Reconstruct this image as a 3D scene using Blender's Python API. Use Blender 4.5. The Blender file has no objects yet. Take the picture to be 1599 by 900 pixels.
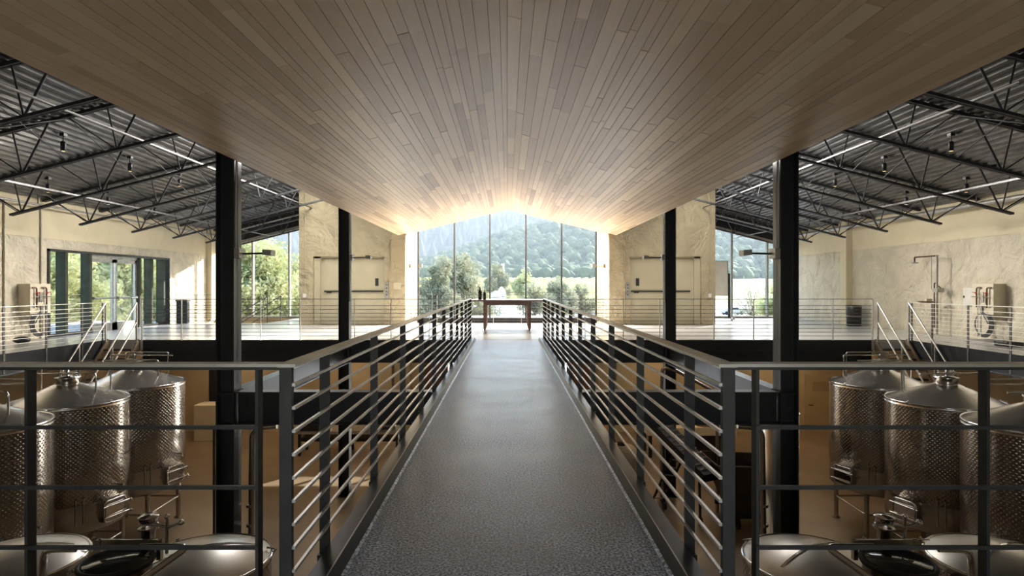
import bpy, bmesh, math, random
from mathutils import Vector, Matrix, noise
S = bpy.context.scene
C = S.collection
R = math.radians
PI = math.pi
rnd = random.Random(7)

# ------------------------------------------------------------------ camera
F = 957.0; CX = 792.0; CY = 446.0; EYE = 1.417
cd = bpy.data.cameras.new('camera'); cam = bpy.data.objects.new('camera', cd); C.objects.link(cam)
cam.location = (0, 0, EYE); cam.rotation_euler = (R(90), 0, 0)
cd.sensor_width = 36; cd.lens = 36 * F / 1599
cd.shift_x = 7.5 / 1599; cd.shift_y = -4 / 1599
cd.clip_start = 0.05; cd.clip_end = 6000
S.camera = cam
# ------------------------------------------------------------------ light
S.view_settings.view_transform = 'Standard'; S.view_settings.look = 'None'
S.view_settings.gamma = 1; S.view_settings.use_curve_mapping = False
S.view_settings.exposure = 1.7
SUN_DIR = Vector((-.75, -1.0, -0.52)).normalized()
sl = bpy.data.lights.new('sun', 'SUN'); sun = bpy.data.objects.new('sun', sl); C.objects.link(sun)
sl.energy = 10.0; sl.angle = R(0.53); sl.color = (1, .93, .82)
sun.rotation_euler = SUN_DIR.to_track_quat('-Z', 'Y').to_euler(); sun.location = (60, 60, 40)
def area(name, loc, size, power, col, rot):
    l = bpy.data.lights.new(name, 'AREA'); l.energy = power; l.color = col; l.shape = 'RECTANGLE'; l.size, l.size_y = size
    o = bpy.data.objects.new(name, l); C.objects.link(o); o.location = loc; o.rotation_euler = rot
area('rear_fill_light', (0, -5.9, 1.3), (3.0, 2.4), 60, (.93, .96, 1), (R(90), 0, 0))  # fill light added behind the camera, stands in for daylight
area('landing_fill_light', (0, 24.3, 5.8), (6.6, 1.6), 1600, (1, .95, .88), (R(-40), 0, 0))  # added fill, out of view past the timber ceiling; no skylight is built
for sx in (-1, 1): area('aisle_fill_light', (sx * 6.3, 18.3, 5.1), (1.2, 5), 190 if sx < 0 else 125, (1, .97, .93), (0, R(sx * -26), 0))  # unseen fill pair added above the eaves to brighten walls and landing
w = bpy.data.worlds.new('world'); S.world = w; w.use_nodes = True
nt = w.node_tree; nt.nodes.clear()
sky = nt.nodes.new('ShaderNodeTexSky'); sky.sky_type = 'NISHITA'; sky.sun_disc = False
sky.sun_elevation = R(22); sky.sun_rotation = R(50); sky.air_density = 1.2; sky.dust_density = 2.0
bg = nt.nodes.new('ShaderNodeBackground'); bg.inputs[1].default_value = 0.5
wo = nt.nodes.new('ShaderNodeOutputWorld')
nt.links.new(sky.outputs[0], bg.inputs[0]); nt.links.new(bg.outputs[0], wo.inputs[0])
def lamp(name, kind, loc, power, col, size=None, rot=(0, 0, 0), parent=None):
    l = bpy.data.lights.new(name, kind); l.energy = power; l.color = col
    if kind == 'AREA':
        l.shape = 'RECTANGLE'; l.size = size[0]; l.size_y = size[1]
    elif size: l.shadow_soft_size = size
    o = bpy.data.objects.new(name, l); C.objects.link(o); o.location = loc; o.rotation_euler = rot
    return o

# ------------------------------------------------------------------ materials
def mat(name, col=(.5, .5, .5), rough=.5, metal=0, spec=.5):
    m = bpy.data.materials.new(name); m.use_nodes = True
    b = m.node_tree.nodes['Principled BSDF']
    b.inputs['Base Color'].default_value = (*col, 1); b.inputs['Roughness'].default_value = rough
    b.inputs['Metallic'].default_value = metal; b.inputs['Specular IOR Level'].default_value = spec
    return m
def N(m, t, **kw):
    n = m.node_tree.nodes.new(t)
    for k, v in kw.items():
        if k in n.inputs: n.inputs[k].default_value = v
        else: setattr(n, k, v)
    return n
def L(m, a, b): m.node_tree.links.new(a, b)
def P(m): return m.node_tree.nodes['Principled BSDF']
def coords(m, scale=(1, 1, 1), kind='Object'):
    t = N(m, 'ShaderNodeTexCoord'); mp = N(m, 'ShaderNodeMapping'); mp.inputs['Scale'].default_value = scale
    L(m, t.outputs[kind], mp.inputs[0]); return mp.outputs[0]
def gcoords(m, scale=(1, 1, 1)):
    t = N(m, 'ShaderNodeNewGeometry'); mp = N(m, 'ShaderNodeMapping'); mp.inputs['Scale'].default_value = scale
    L(m, t.outputs['Position'], mp.inputs[0]); return mp.outputs[0]
def ramp(m, src, stops):
    r = N(m, 'ShaderNodeValToRGB'); e = r.color_ramp.elements
    e[0].position = stops[0][0]; e[0].color = (*stops[0][1], 1); e[1].position = stops[-1][0]; e[1].color = (*stops[-1][1], 1)
    for p, c in stops[1:-1]:
        x = e.new(p); x.color = (*c, 1)
    L(m, src, r.inputs[0]); return r.outputs[0]
def noisy(m, c1, c2, scale=3, sc=(1, 1, 1), detail=5, bump=0, bscale=None, dist=.02, lo=.35, hi=.65, r1=None, r2=None):
    v = gcoords(m, sc); n = N(m, 'ShaderNodeTexNoise'); n.inputs['Scale'].default_value = scale; n.inputs['Detail'].default_value = detail
    L(m, v, n.inputs['Vector'])
    L(m, ramp(m, n.outputs[0], [(lo, c1), (hi, c2)]), P(m).inputs['Base Color'])
    if r1 is not None:
        mr = N(m, 'ShaderNodeMapRange'); mr.inputs['From Min'].default_value = lo; mr.inputs['From Max'].default_value = hi
        mr.inputs['To Min'].default_value = r1; mr.inputs['To Max'].default_value = r2
        L(m, n.outputs[0], mr.inputs[0]); L(m, mr.outputs[0], P(m).inputs['Roughness'])
    if bump:
        n2 = N(m, 'ShaderNodeTexNoise'); n2.inputs['Scale'].default_value = bscale or scale * 4; n2.inputs['Detail'].default_value = 4
        L(m, v, n2.inputs['Vector'])
        b = N(m, 'ShaderNodeBump'); b.inputs['Strength'].default_value = bump; b.inputs['Distance'].default_value = dist
        L(m, n2.outputs[0], b.inputs['Height']); L(m, b.outputs[0], P(m).inputs['Normal'])
    return m
M = {}
M['black'] = noisy(mat('black painted steel', rough=.42), (.010, .011, .014), (.016, .017, .021), 6)
M['column'] = noisy(mat('column paint', rough=.38), (.012, .013, .016), (.019, .020, .024), 4)
M['post'] = noisy(mat('dark post paint', rough=.45, metal=.3), (.022, .022, .022), (.035, .034, .032), 8)
M['bar'] = noisy(mat('brushed rail bar', rough=.33, metal=.85), (.62, .60, .56), (.74, .72, .68), 20)
M['cap'] = noisy(mat('top rail cap', rough=.36, metal=.75), (.48, .46, .41), (.58, .55, .50), 6)
M['thinbar'] = noisy(mat('thin rail bar', rough=.4, metal=.6), (.10, .10, .10), (.17, .165, .16), 10)
M['kerb'] = noisy(mat('kerb paint', rough=.30, metal=.35), (.022, .024, .028), (.032, .034, .039), 5)
M['chrome'] = noisy(mat('polished stainless', rough=.16, metal=1), (.62, .60, .57), (.72, .70, .67), 9)
M['steel'] = noisy(mat('brushed stainless', rough=.26, metal=1), (.50, .47, .43), (.60, .57, .52), 2)
M['joist'] = noisy(mat('joist paint', rough=.5, metal=.2), (.028, .028, .030), (.05, .05, .052), 9)
M['galv'] = noisy(mat('galvanised conduit', rough=.42, metal=.6), (.30, .29, .27), (.42, .41, .38), 14)
M['bronze'] = noisy(mat('stair bronze paint', rough=.4, metal=.5), (.20, .145, .095), (.27, .20, .14), 7)
M['rubber'] = mat('black rubber', (.015, .015, .016), .6)
M['white_box'] = noisy(mat('off white enamel', rough=.4), (.62, .60, .54), (.68, .66, .60), 3)
M['cream_box'] = noisy(mat('cream board', rough=.6), (.62, .56, .42), (.68, .62, .48), 3)
M['copper'] = mat('dark copper pipe', (.10, .05, .035), .4, .7)
M['door'] = noisy(mat('cream door paint', rough=.5), (.42, .37, .25), (.46, .41, .28), 2)
M['door_dim'] = noisy(mat('tan door paint', rough=.5), (.42, .34, .20), (.47, .38, .23), 2)
M['darkwood'] = noisy(mat('dark walnut', rough=.35), (.10, .045, .03), (.17, .08, .05), 4, sc=(1, 8, 8), bump=.1)
M['bottle'] = mat('dark bottle glass', (.008, .007, .006), .12, 0, .6)
M['redbrown'] = noisy(mat('red brown panel', rough=.6), (.13, .06, .04), (.17, .08, .055), 5)
M['bin'] = mat('black bin plastic', (.018, .018, .018), .35)
M['hopper'] = noisy(mat('dark hopper steel', rough=.5, metal=.4), (.06, .045, .032), (.09, .065, .045), 6)
M['paper'] = noisy(mat('white paper sheet', rough=.7), (.6, .58, .55), (.7, .68, .64), 3)
M['orange'] = mat('orange plastic', (.55, .14, .03), .45)
M['carpaint'] = mat('silver car paint', (.45, .47, .50), .25, .6)
M['tyre'] = mat('tyre', (.02, .02, .02), .8)
M['darkglass'] = mat('car glass', (.03, .035, .04), .05)
M['whitetank'] = mat('white outdoor tank', (.8, .82, .84), .35)
M['lampglow'] = mat('lamp glow')
b = P(M['lampglow']); b.inputs['Emission Color'].default_value = (1, .62, .3, 1); b.inputs['Emission Strength'].default_value = .6
M['tube_glow'] = mat('under slab lamp glow')
b = P(M['tube_glow']); b.inputs['Emission Color'].default_value = (1, .62, .30, 1); b.inputs['Emission Strength'].default_value = 1.5
M['red'] = mat('red valve', (.4, .03, .02), .4)
M['hose'] = mat('grey hose', (.13, .13, .13), .45)
M['plaque'] = mat('plaque', (.35, .27, .16), .6)

# stucco walls
def stucco(name, c1, c2, bump=1.0, dist=.12):
    m = mat(name, rough=.75)
    v = gcoords(m)
    n = N(m, 'ShaderNodeTexNoise'); n.inputs['Scale'].default_value = 1.1; n.inputs['Detail'].default_value = 6; n.inputs['Distortion'].default_value = 1.2
    L(m, v, n.inputs['Vector'])
    L(m, ramp(m, n.outputs[0], [(.3, c1), (.7, c2)]), P(m).inputs['Base Color'])
    n2 = N(m, 'ShaderNodeTexNoise'); n2.inputs['Scale'].default_value = 1.2; n2.inputs['Detail'].default_value = 3; n2.inputs['Distortion'].default_value = .9
    n3 = N(m, 'ShaderNodeTexNoise'); n3.inputs['Scale'].default_value = 6; n3.inputs['Detail'].default_value = 5; n3.inputs['Distortion'].default_value = 1.0
    L(m, v, n2.inputs['Vector']); L(m, v, n3.inputs['Vector'])
    a = N(m, 'ShaderNodeMath'); a.operation = 'MULTIPLY_ADD'; a.inputs[1].default_value = .18
    L(m, n3.outputs[0], a.inputs[0]); L(m, n2.outputs[0], a.inputs[2])
    b = N(m, 'ShaderNodeBump'); b.inputs['Strength'].default_value = bump; b.inputs['Distance'].default_value = dist
    L(m, a.outputs[0], b.inputs['Height']); L(m, b.outputs[0], P(m).inputs['Normal'])
    return m
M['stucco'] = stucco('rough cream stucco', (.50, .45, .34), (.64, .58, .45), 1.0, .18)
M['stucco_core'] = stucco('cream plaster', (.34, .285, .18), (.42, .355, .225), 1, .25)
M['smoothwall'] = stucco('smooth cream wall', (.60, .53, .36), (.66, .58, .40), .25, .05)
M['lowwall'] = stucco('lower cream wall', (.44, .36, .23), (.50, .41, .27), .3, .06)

# wood planks
m = M['wood'] = mat('pale timber planks', rough=.38, spec=.5)
at = N(m, 'ShaderNodeAttribute', attribute_name='tone')
v = gcoords(m, (26, 1.1, 26)); n = N(m, 'ShaderNodeTexNoise'); n.inputs['Scale'].default_value = 1.6; n.inputs['Detail'].default_value = 7; n.inputs['Distortion'].default_value = .6
L(m, v, n.inputs['Vector'])
mix = N(m, 'ShaderNodeMath'); mix.operation = 'MULTIPLY_ADD'; mix.inputs[1].default_value = .30
L(m, n.outputs[0], mix.inputs[0]); L(m, at.outputs['Fac'], mix.inputs[2])
L(m, ramp(m, mix.outputs[0], [(0, (.36, .24, .14)), (.35, (.66, .485, .315)), (.75, (.83, .64, .43)), (1.0, (.90, .73, .52))]), P(m).inputs['Base Color'])
M['gap'] = mat('shadow gap board', (.015, .012, .01), .9)

# walkway coating
m = M['deck'] = mat('grey gritty coating', rough=.42, spec=.55)
v = gcoords(m)
n = N(m, 'ShaderNodeTexNoise'); n.inputs['Scale'].default_value = 75; n.inputs['Detail'].default_value = 3
n2 = N(m, 'ShaderNodeTexNoise'); n2.inputs['Scale'].default_value = 1.7; n2.inputs['Detail'].default_value = 5
L(m, v, n.inputs['Vector']); L(m, v, n2.inputs['Vector'])
a = N(m, 'ShaderNodeMix', data_type='RGBA'); a.inputs[6].default_value = (.20, .235, .30, 1); a.inputs[7].default_value = (.31, .36, .45, 1)
mr = N(m, 'ShaderNodeMapRange'); mr.inputs['From Min'].default_value = .35; mr.inputs['From Max'].default_value = .65
L(m, n2.outputs[0], mr.inputs[0]); L(m, mr.outputs[0], a.inputs[0])
a2 = N(m, 'ShaderNodeMix', data_type='RGBA', blend_type='MULTIPLY'); a2.inputs[0].default_value = 1
L(m, a.outputs[2], a2.inputs[6]); L(m, ramp(m, n.outputs[0], [(.40, (.18, .18, .18)), (.66, (2.4, 2.4, 2.4))]), a2.inputs[7])
L(m, a2.outputs[2], P(m).inputs['Base Color'])
mr2 = N(m, 'ShaderNodeMapRange'); mr2.inputs['From Min'].default_value = .2; mr2.inputs['From Max'].default_value = .8; mr2.inputs['To Min'].default_value = .27; mr2.inputs['To Max'].default_value = .38
L(m, n2.outputs[0], mr2.inputs[0]); L(m, mr2.outputs[0], P(m).inputs['Roughness'])
bm_ = N(m, 'ShaderNodeBump'); bm_.inputs['Strength'].default_value = .28; bm_.inputs['Distance'].default_value = .004
L(m, n.outputs[0], bm_.inputs['Height']); L(m, bm_.outputs[0], P(m).inputs['Normal'])

M['concrete'] = noisy(mat('polished concrete', rough=.22, spec=.5), (.50, .485, .47), (.58, .565, .55), 1.1, lo=.2, hi=.8)
M['lowfloor'] = noisy(mat('tan sealed floor', rough=.4), (.20, .15, .10), (.27, .20, .13), .7)
# metal roof deck
M['roofdeck'] = noisy(mat('corrugated steel deck', rough=.38, metal=.6), (.085, .083, .082), (.15, .147, .144), 3)
# dimpled steel (UV: u around in metres, v height in metres)
def dimple(name, dim=True):
    m = mat(name, (.46, .43, .39), .2, 1)
    if not dim: return m
    t = N(m, 'ShaderNodeTexCoord'); sp = N(m, 'ShaderNodeSeparateXYZ'); L(m, t.outputs['UV'], sp.inputs[0])
    def wave(f, o=0):
        k = N(m, 'ShaderNodeMath'); k.operation = 'MULTIPLY'; k.inputs[1].default_value = f
        s = N(m, 'ShaderNodeMath'); s.operation = 'SINE'; L(m, k.outputs[0], s.inputs[0]); return k, s
    k1, s1 = wave(2 * PI / .075); k2, s2 = wave(2 * PI / .075)
    L(m, sp.outputs[0], k1.inputs[0]); L(m, sp.outputs[1], k2.inputs[0])
    pr = N(m, 'ShaderNodeMath'); pr.operation = 'MULTIPLY'; L(m, s1.outputs[0], pr.inputs[0]); L(m, s2.outputs[0], pr.inputs[1])
    mx_ = N(m, 'ShaderNodeMath'); mx_.operation = 'MAXIMUM'; mx_.inputs[1].default_value = 0; L(m, pr.outputs[0], mx_.inputs[0])
    pw_ = N(m, 'ShaderNodeMath'); pw_.operation = 'POWER'; pw_.inputs[1].default_value = 1.6; L(m, mx_.outputs[0], pw_.inputs[0])
    b = N(m, 'ShaderNodeBump'); b.inputs['Strength'].default_value = 1.0; b.inputs['Distance'].default_value = .006
    L(m, pw_.outputs[0], b.inputs['Height']); L(m, b.outputs[0], P(m).inputs['Normal'])
    return m
M['dimple'] = dimple('dimpled stainless jacket')
# glass
def glass(name, tint, refl=.35):
    m = bpy.data.materials.new(name); m.use_nodes = True; n = m.node_tree; n.nodes.clear()
    o = n.nodes.new('ShaderNodeOutputMaterial'); t = n.nodes.new('ShaderNodeBsdfTransparent'); t.inputs[0].default_value = (*tint, 1)
    g = n.nodes.new('ShaderNodeBsdfGlossy'); g.inputs['Roughness'].default_value = .02
    fr = n.nodes.new('ShaderNodeFresnel'); fr.inputs[0].default_value = 1.45
    mu = n.nodes.new('ShaderNodeMath'); mu.operation = 'MULTIPLY'; mu.inputs[1].default_value = refl
    mx = n.nodes.new('ShaderNodeMixShader')
    n.links.new(fr.outputs[0], mu.inputs[0]); n.links.new(mu.outputs[0], mx.inputs[0]); n.links.new(t.outputs[0], mx.inputs[1]); n.links.new(g.outputs[0], mx.inputs[2]); n.links.new(mx.outputs[0], o.inputs[0])
    return m
M['glass'] = glass('window glass', (.79, .81, .82), .12)
M['clearplastic'] = glass('clear acrylic', (.6, .58, .55), 1)
# outdoors
def leafmat(name, c1, c2, scale=.6):
    m = mat(name, rough=.7); v = gcoords(m); n = N(m, 'ShaderNodeTexNoise'); n.inputs['Scale'].default_value = scale; n.inputs['Detail'].default_value = 4
    L(m, v, n.inputs['Vector']); L(m, ramp(m, n.outputs[0], [(.3, c1), (.7, c2)]), P(m).inputs['Base Color'])
    tr = N(m, 'ShaderNodeBsdfTranslucent'); mx = N(m, 'ShaderNodeMixShader'); mx.inputs[0].default_value = .4
    rr = m.node_tree.nodes['Color Ramp'] if 'Color Ramp' in m.node_tree.nodes else None
    if rr: L(m, rr.outputs[0], tr.inputs[0])
    out = m.node_tree.nodes['Material Output']
    L(m, P(m).outputs[0], mx.inputs[1]); L(m, tr.outputs[0], mx.inputs[2]); L(m, mx.outputs[0], out.inputs[0]); return m
M['olive'] = leafmat('olive leaves', (.25, .26, .17), (.50, .49, .34))
M['leaf'] = leafmat('green leaves', (.36, .39, .17), (.64, .64, .38))
M['bark'] = noisy(mat('bark', rough=.9), (.07, .055, .04), (.12, .10, .08), 6)
M['forest'] = noisy(mat('forest foliage', rough=.9), (.035, .06, .022), (.09, .12, .045), .04)
M['conifer'] = noisy(mat('conifer foliage', rough=.9), (.03, .045, .03), (.06, .08, .045), .03)
M['hill'] = noisy(mat('hillside ground', rough=.95), (.06, .08, .035), (.11, .12, .06), .02)
M['vine'] = noisy(mat('vine foliage', rough=.8), (.20, .24, .03), (.34, .34, .06), .1)
M['field'] = noisy(mat('field grass', rough=.95), (.20, .22, .08), (.28, .28, .12), .05)
M['paving'] = noisy(mat('pale paving', rough=.9), (.30, .285, .27), (.40, .38, .36), .08)
M['stuccoout'] = M['stucco_core']

# ------------------------------------------------------------------ mesh helpers
WL = {}
class MB:
    def __init__(s): s.v = []; s.f = []; s.sm = []; s.uv = {}
    def add(s, vs, fs, smooth=False):
        o = len(s.v); s.v += [Vector(p) for p in vs]; s.f += [[i + o for i in f] for f in fs]; s.sm += [smooth] * len(fs); return s
    def box(s, x0, x1, y0, y1, z0, z1):
        return s.add([(x0, y0, z0), (x1, y0, z0), (x1, y1, z0), (x0, y1, z0), (x0, y0, z1), (x1, y0, z1), (x1, y1, z1), (x0, y1, z1)],
                     [(0, 3, 2, 1), (4, 5, 6, 7), (0, 1, 5, 4), (1, 2, 6, 5), (2, 3, 7, 6), (3, 0, 4, 7)])
    def bar(s, a, b, wx, wz, up=(0, 0, 1)):      # rectangular bar from a to b
        a = Vector(a); b = Vector(b); d = (b - a).normalized(); up = Vector(up)
        if abs(d.dot(up)) > .99: up = Vector((1, 0, 0))
        sx = d.cross(up).normalized() * wx / 2; sz = sx.cross(d).normalized() * wz / 2
        vs = []
        for p in (a, b):
            vs += [p - sx - sz, p + sx - sz, p + sx + sz, p - sx + sz]
        return s.add(vs, [(0, 1, 2, 3), (7, 6, 5, 4), (0, 4, 5, 1), (1, 5, 6, 2), (2, 6, 7, 3), (3, 7, 4, 0)])
    def tube(s, pts, r, n=10, cap=True, closed=False):
        pts = [Vector(p) for p in pts]; m_ = len(pts); rings = []
        up = Vector((0, 0, 1)); prev = None
        for i, p in enumerate(pts):
            if closed: d = (pts[(i + 1) % m_] - pts[i - 1]).normalized()
            elif i == 0: d = (pts[1] - p).normalized()
            elif i == m_ - 1: d = (p - pts[i - 1]).normalized()
            else: d = ((p - pts[i - 1]).normalized() + (pts[i + 1] - p).normalized()).normalized()
            if prev is None:
                a = d.orthogonal().normalized()
            else:
                a = (prev - d * prev.dot(d)).normalized()
            prev = a; b_ = d.cross(a)
            rr = r[i] if isinstance(r, (list, tuple)) else r
            rings.append([p + (a * math.cos(2 * PI * k / n) + b_ * math.sin(2 * PI * k / n)) * rr for k in range(n)])
        vs = [q for g in rings for q in g]; fs = []
        for i in range(m_ if closed else m_ - 1):
            j = (i + 1) % m_
            for k in range(n): fs.append((i * n + k, i * n + (k + 1) % n, j * n + (k + 1) % n, j * n + k))
        s.add(vs, fs, True)
        if cap and not closed:
            s.add(rings[0], [tuple(range(n))]); s.add(rings[-1], [tuple(range(n))])
        return s
    def lathe(s, prof, c=(0, 0, 0), n=48, sm=True, a0=0, a1=2 * PI, sides=None):
        c = Vector(c); full = abs(a1 - a0 - 2 * PI) < 1e-4; o = len(s.f)
        base = len(s.v); cnt = n if full else n + 1
        for (r, z) in prof:
            for k in range(cnt):
                t = a0 + (a1 - a0) * k / n; s.v.append(c + Vector((r * math.cos(t), r * math.sin(t), z)))
        for i in range(len(prof) - 1):
            for k in range(n):
                k2 = (k + 1) % n if full else k + 1
                s.uv[len(s.f)] = [(prof[i][0] * (a0 + (a1 - a0) * k / n), prof[i][1]), (prof[i][0] * (a0 + (a1 - a0) * (k + 1) / n), prof[i][1]),
                                  (prof[i + 1][0] * (a0 + (a1 - a0) * (k + 1) / n), prof[i + 1][1]), (prof[i + 1][0] * (a0 + (a1 - a0) * k / n), prof[i + 1][1])]
                s.f.append([base + i * cnt + k, base + i * cnt + k2, base + (i + 1) * cnt + k2, base + (i + 1) * cnt + k]); s.sm.append(sm)
        return s
    def disc(s, c, r, n=24, axis='z', h=.01):
        c = Vector(c); d = {'x': Vector((1, 0, 0)), 'y': Vector((0, 1, 0)), 'z': Vector((0, 0, 1))}[axis]
        return s.tube([c, c + d * h], r, n)
    def ball(s, c, r, n=12, m_=8, sq=(1, 1, 1)):
        c = Vector(c); base = len(s.v)
        for i in range(m_ + 1):
            ph = PI * i / m_
            for k in range(n):
                t = 2 * PI * k / n
                s.v.append(c + Vector((r * sq[0] * math.sin(ph) * math.cos(t), r * sq[1] * math.sin(ph) * math.sin(t), r * sq[2] * math.cos(ph))))
        for i in range(m_):
            for k in range(n):
                s.f.append([base + i * n + k, base + (i + 1) * n + k, base + (i + 1) * n + (k + 1) % n, base + i * n + (k + 1) % n]); s.sm.append(True)
        return s
    def prism(s, poly, axis, a0, a1):            # poly: 2D points, extruded along axis
        n = len(poly)
        def mk(p, a):
            if axis == 'y': return (p[0], a, p[1])
            if axis == 'x': return (a, p[0], p[1])
            return (p[0], p[1], a)
        vs = [mk(p, a0) for p in poly] + [mk(p, a1) for p in poly]
        fs = [tuple(range(n)), tuple(range(2 * n - 1, n - 1, -1))] + [(i, (i + 1) % n, n + (i + 1) % n, n + i) for i in range(n)]
        return s.add(vs, fs)
    def build(s, name, m, parent=None, bevel=0, attr=None, clean=True):
        me = bpy.data.meshes.new(name); off = WL.get(parent.name, Vector()) if parent else Vector()
        me.from_pydata([tuple(p - off) for p in s.v], [], s.f)
        me.polygons.foreach_set('use_smooth', s.sm)
        if s.uv:
            ul = me.uv_layers.new(name='UVMap')
            for fi, uvs in s.uv.items():
                for li, q in zip(me.polygons[fi].loop_indices, uvs): ul.data[li].uv = q
        if attr is not None:
            a = me.attributes.new('tone', 'FLOAT', 'FACE'); a.data.foreach_set('value', attr)
        if clean:
            bm = bmesh.new(); bm.from_mesh(me); bmesh.ops.recalc_face_normals(bm, faces=bm.faces); bm.to_mesh(me); bm.free()
        me.materials.append(M[m] if isinstance(m, str) else m); me.update()
        o = bpy.data.objects.new(name, me); C.objects.link(o)
        if parent: o.parent = parent; WL[o.name] = off.copy()
        else: WL[o.name] = Vector()
        if bevel:
            bv = o.modifiers.new('bevel', 'BEVEL'); bv.width = bevel; bv.segments = 2; bv.limit_method = 'ANGLE'
        return o
def tag(o, label=None, cat=None, group=None, kind=None):
    if label: o['label'] = label
    if cat: o['category'] = cat
    if group: o['group'] = group
    if kind: o['kind'] = kind
    return o
def thing(name, loc, label, cat, group=None):
    o = bpy.data.objects.new(name, None); C.objects.link(o); o.location = loc; o.empty_display_size = .1
    WL[o.name] = Vector(loc); return tag(o, label, cat, group)
def struct(name, mb, m, **k): return tag(mb.build(name, m, **k), kind='structure')
def copy_tree(o, loc=None, label=None, group=None, parent=None, rotz=None):
    c = o.copy(); C.objects.link(c)
    if parent: c.parent = parent
    if loc is not None: c.location = loc
    if rotz is not None: c.rotation_euler = (0, 0, rotz)
    if label: c['label'] = label
    if group: c['group'] = group
    for ch in [x for x in bpy.data.objects if x.parent == o]: copy_tree(ch, parent=c)
    return c
def at(x, y, Y): return Vector(((x - CX) * Y / F, Y, EYE - (y - CY) * Y / F))   # a point seen at (x,y), Y metres away
def arc(c, r, a0, a1, n, plane='xz'):
    out = []
    for i in range(n + 1):
        t = a0 + (a1 - a0) * i / n
        p = {'xz': (r * math.cos(t), 0, r * math.sin(t)), 'yz': (0, r * math.cos(t), r * math.sin(t)), 'xy': (r * math.cos(t), r * math.sin(t), 0)}[plane]
        out.append(Vector(c) + Vector(p))
    return out
def rounded(pts, r, n=5):                         # polyline with rounded corners
    pts = [Vector(p) for p in pts]; out = [pts[0]]
    for i in range(1, len(pts) - 1):
        a, b, c = pts[i - 1], pts[i], pts[i + 1]
        ra = min(r, (a - b).length * .45, (c - b).length * .45)
        p, q = b + (a - b).normalized() * ra, b + (c - b).normalized() * ra
        for k in range(n + 1):
            t = k / n; out.append(p * (1 - t) ** 2 + b * 2 * t * (1 - t) + q * t * t)
    return out + [pts[-1]]
SIDE = {-1: 'left', 1: 'right'}

# ------------------------------------------------------------------ the shell
LOW = -4.0; WX = 12.5; YB = 26.6; YC = 25.3; YS = 16.0; YV = 23.0
def roofz(x): return 3.72 + .255 * (WX - abs(x))
# upper floor
mb = MB()
for s in (-1, 1):
    pass
mb.box(-10.45, 10.45, YS, 22.2, -.25, 0)
mb.box(-3.69, 3.69, 22.2, YV, -.25, 0)
mb.box(-10.45, -7.54, 22.2, YV, -.25, 0); mb.box(-9.06, -7.54, YV, YB, -.25, 0)
mb.box(7.54, WX, 22.2, YB, -.25, 0)
mb.box(-WX, -10.45, -6, YV, -.25, 0); mb.box(10.45, WX, -6, 22.2, -.25, 0)
struct('floor', mb, 'concrete')
mb = MB(); mb.box(-4, 4, -6, 2.55, -.25, 0); struct('floor', mb, 'deck')
mb = MB(); mb.box(-WX, WX, -6, YB, LOW - .2, LOW); struct('floor', mb, 'lowfloor')
# slab edge beams
mb = MB(); mb.box(-9.5, -.98, YS - .02, YS + .25, -.60, -.012); mb.box(-9.5, -.98, YS - .07, YS + .25, -.30, -.27)
struct('trim_1', mb, 'black')
mb = MB(); mb.box(.98, 9.5, YS - .02, YS + .25, -.60, -.012); mb.box(.98, 9.5, YS - .07, YS + .25, -.30, -.27)
struct('trim_2', mb, 'black')
for i, s in enumerate((-1, 1)):
    mb = MB()
    x = s * 10.45
    mb.box(min(x, x - s * .02), max(x, x - s * .02), -6, YS + .1, -.46, -.004)
    mb.box(min(x, x - s * .09), max(x, x - s * .09), -6, YS + .1, -.46, -.44)
    struct('trim_%d' % (3 + i), mb, 'kerb')
mb = MB(); mb.box(-3.69, 3.69, YV - .02, YV + .08, -.6, -.004); struct('trim_5', mb, 'black')
# side walls
dY0, dY1, dZ = 16.65, 22.65, 2.42
def wall_strip(mb, s, y0, y1, z0, z1):
    a, b_ = sorted((s * WX, s * (WX + .3))); mb.box(a, b_, y0, y1, z0, z1)
mb = MB()
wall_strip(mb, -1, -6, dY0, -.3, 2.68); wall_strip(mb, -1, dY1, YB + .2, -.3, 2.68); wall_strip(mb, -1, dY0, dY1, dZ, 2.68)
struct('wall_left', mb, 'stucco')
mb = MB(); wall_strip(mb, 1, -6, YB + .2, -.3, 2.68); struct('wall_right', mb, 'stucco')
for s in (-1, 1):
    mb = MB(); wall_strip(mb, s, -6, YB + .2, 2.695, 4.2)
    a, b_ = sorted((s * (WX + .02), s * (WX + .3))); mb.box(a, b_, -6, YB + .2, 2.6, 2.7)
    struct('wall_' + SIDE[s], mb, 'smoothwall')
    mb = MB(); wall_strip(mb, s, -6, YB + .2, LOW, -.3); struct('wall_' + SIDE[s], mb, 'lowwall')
# pilasters
mb = MB(); mb.box(WX - .22, WX, 22.2, 22.6, 0, 3.8); struct('trim_6', mb, 'smoothwall')
mb = MB(); mb.box(-WX, -WX + .2, 25.5, 25.95, 0, 3.8); struct('trim_7', mb, 'smoothwall')
for k, y in enumerate((15.2, 16.4)):
    mb = MB(); mb.tube([(-WX + .03, y, 0), (-WX + .03, y, 3.6)], .022, 8); tag(mb.build('wall_conduit', 'stucco'), ['cream vertical conduit on left wall, nearer the window frame', 'cream vertical conduit on left wall beside the tall glazing'][k] if 0 else (
        'thin vertical conduit on left wall behind the utility board' if k == 0 else 'thin vertical conduit on left wall next to glazing frame'), 'conduit')
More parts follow.
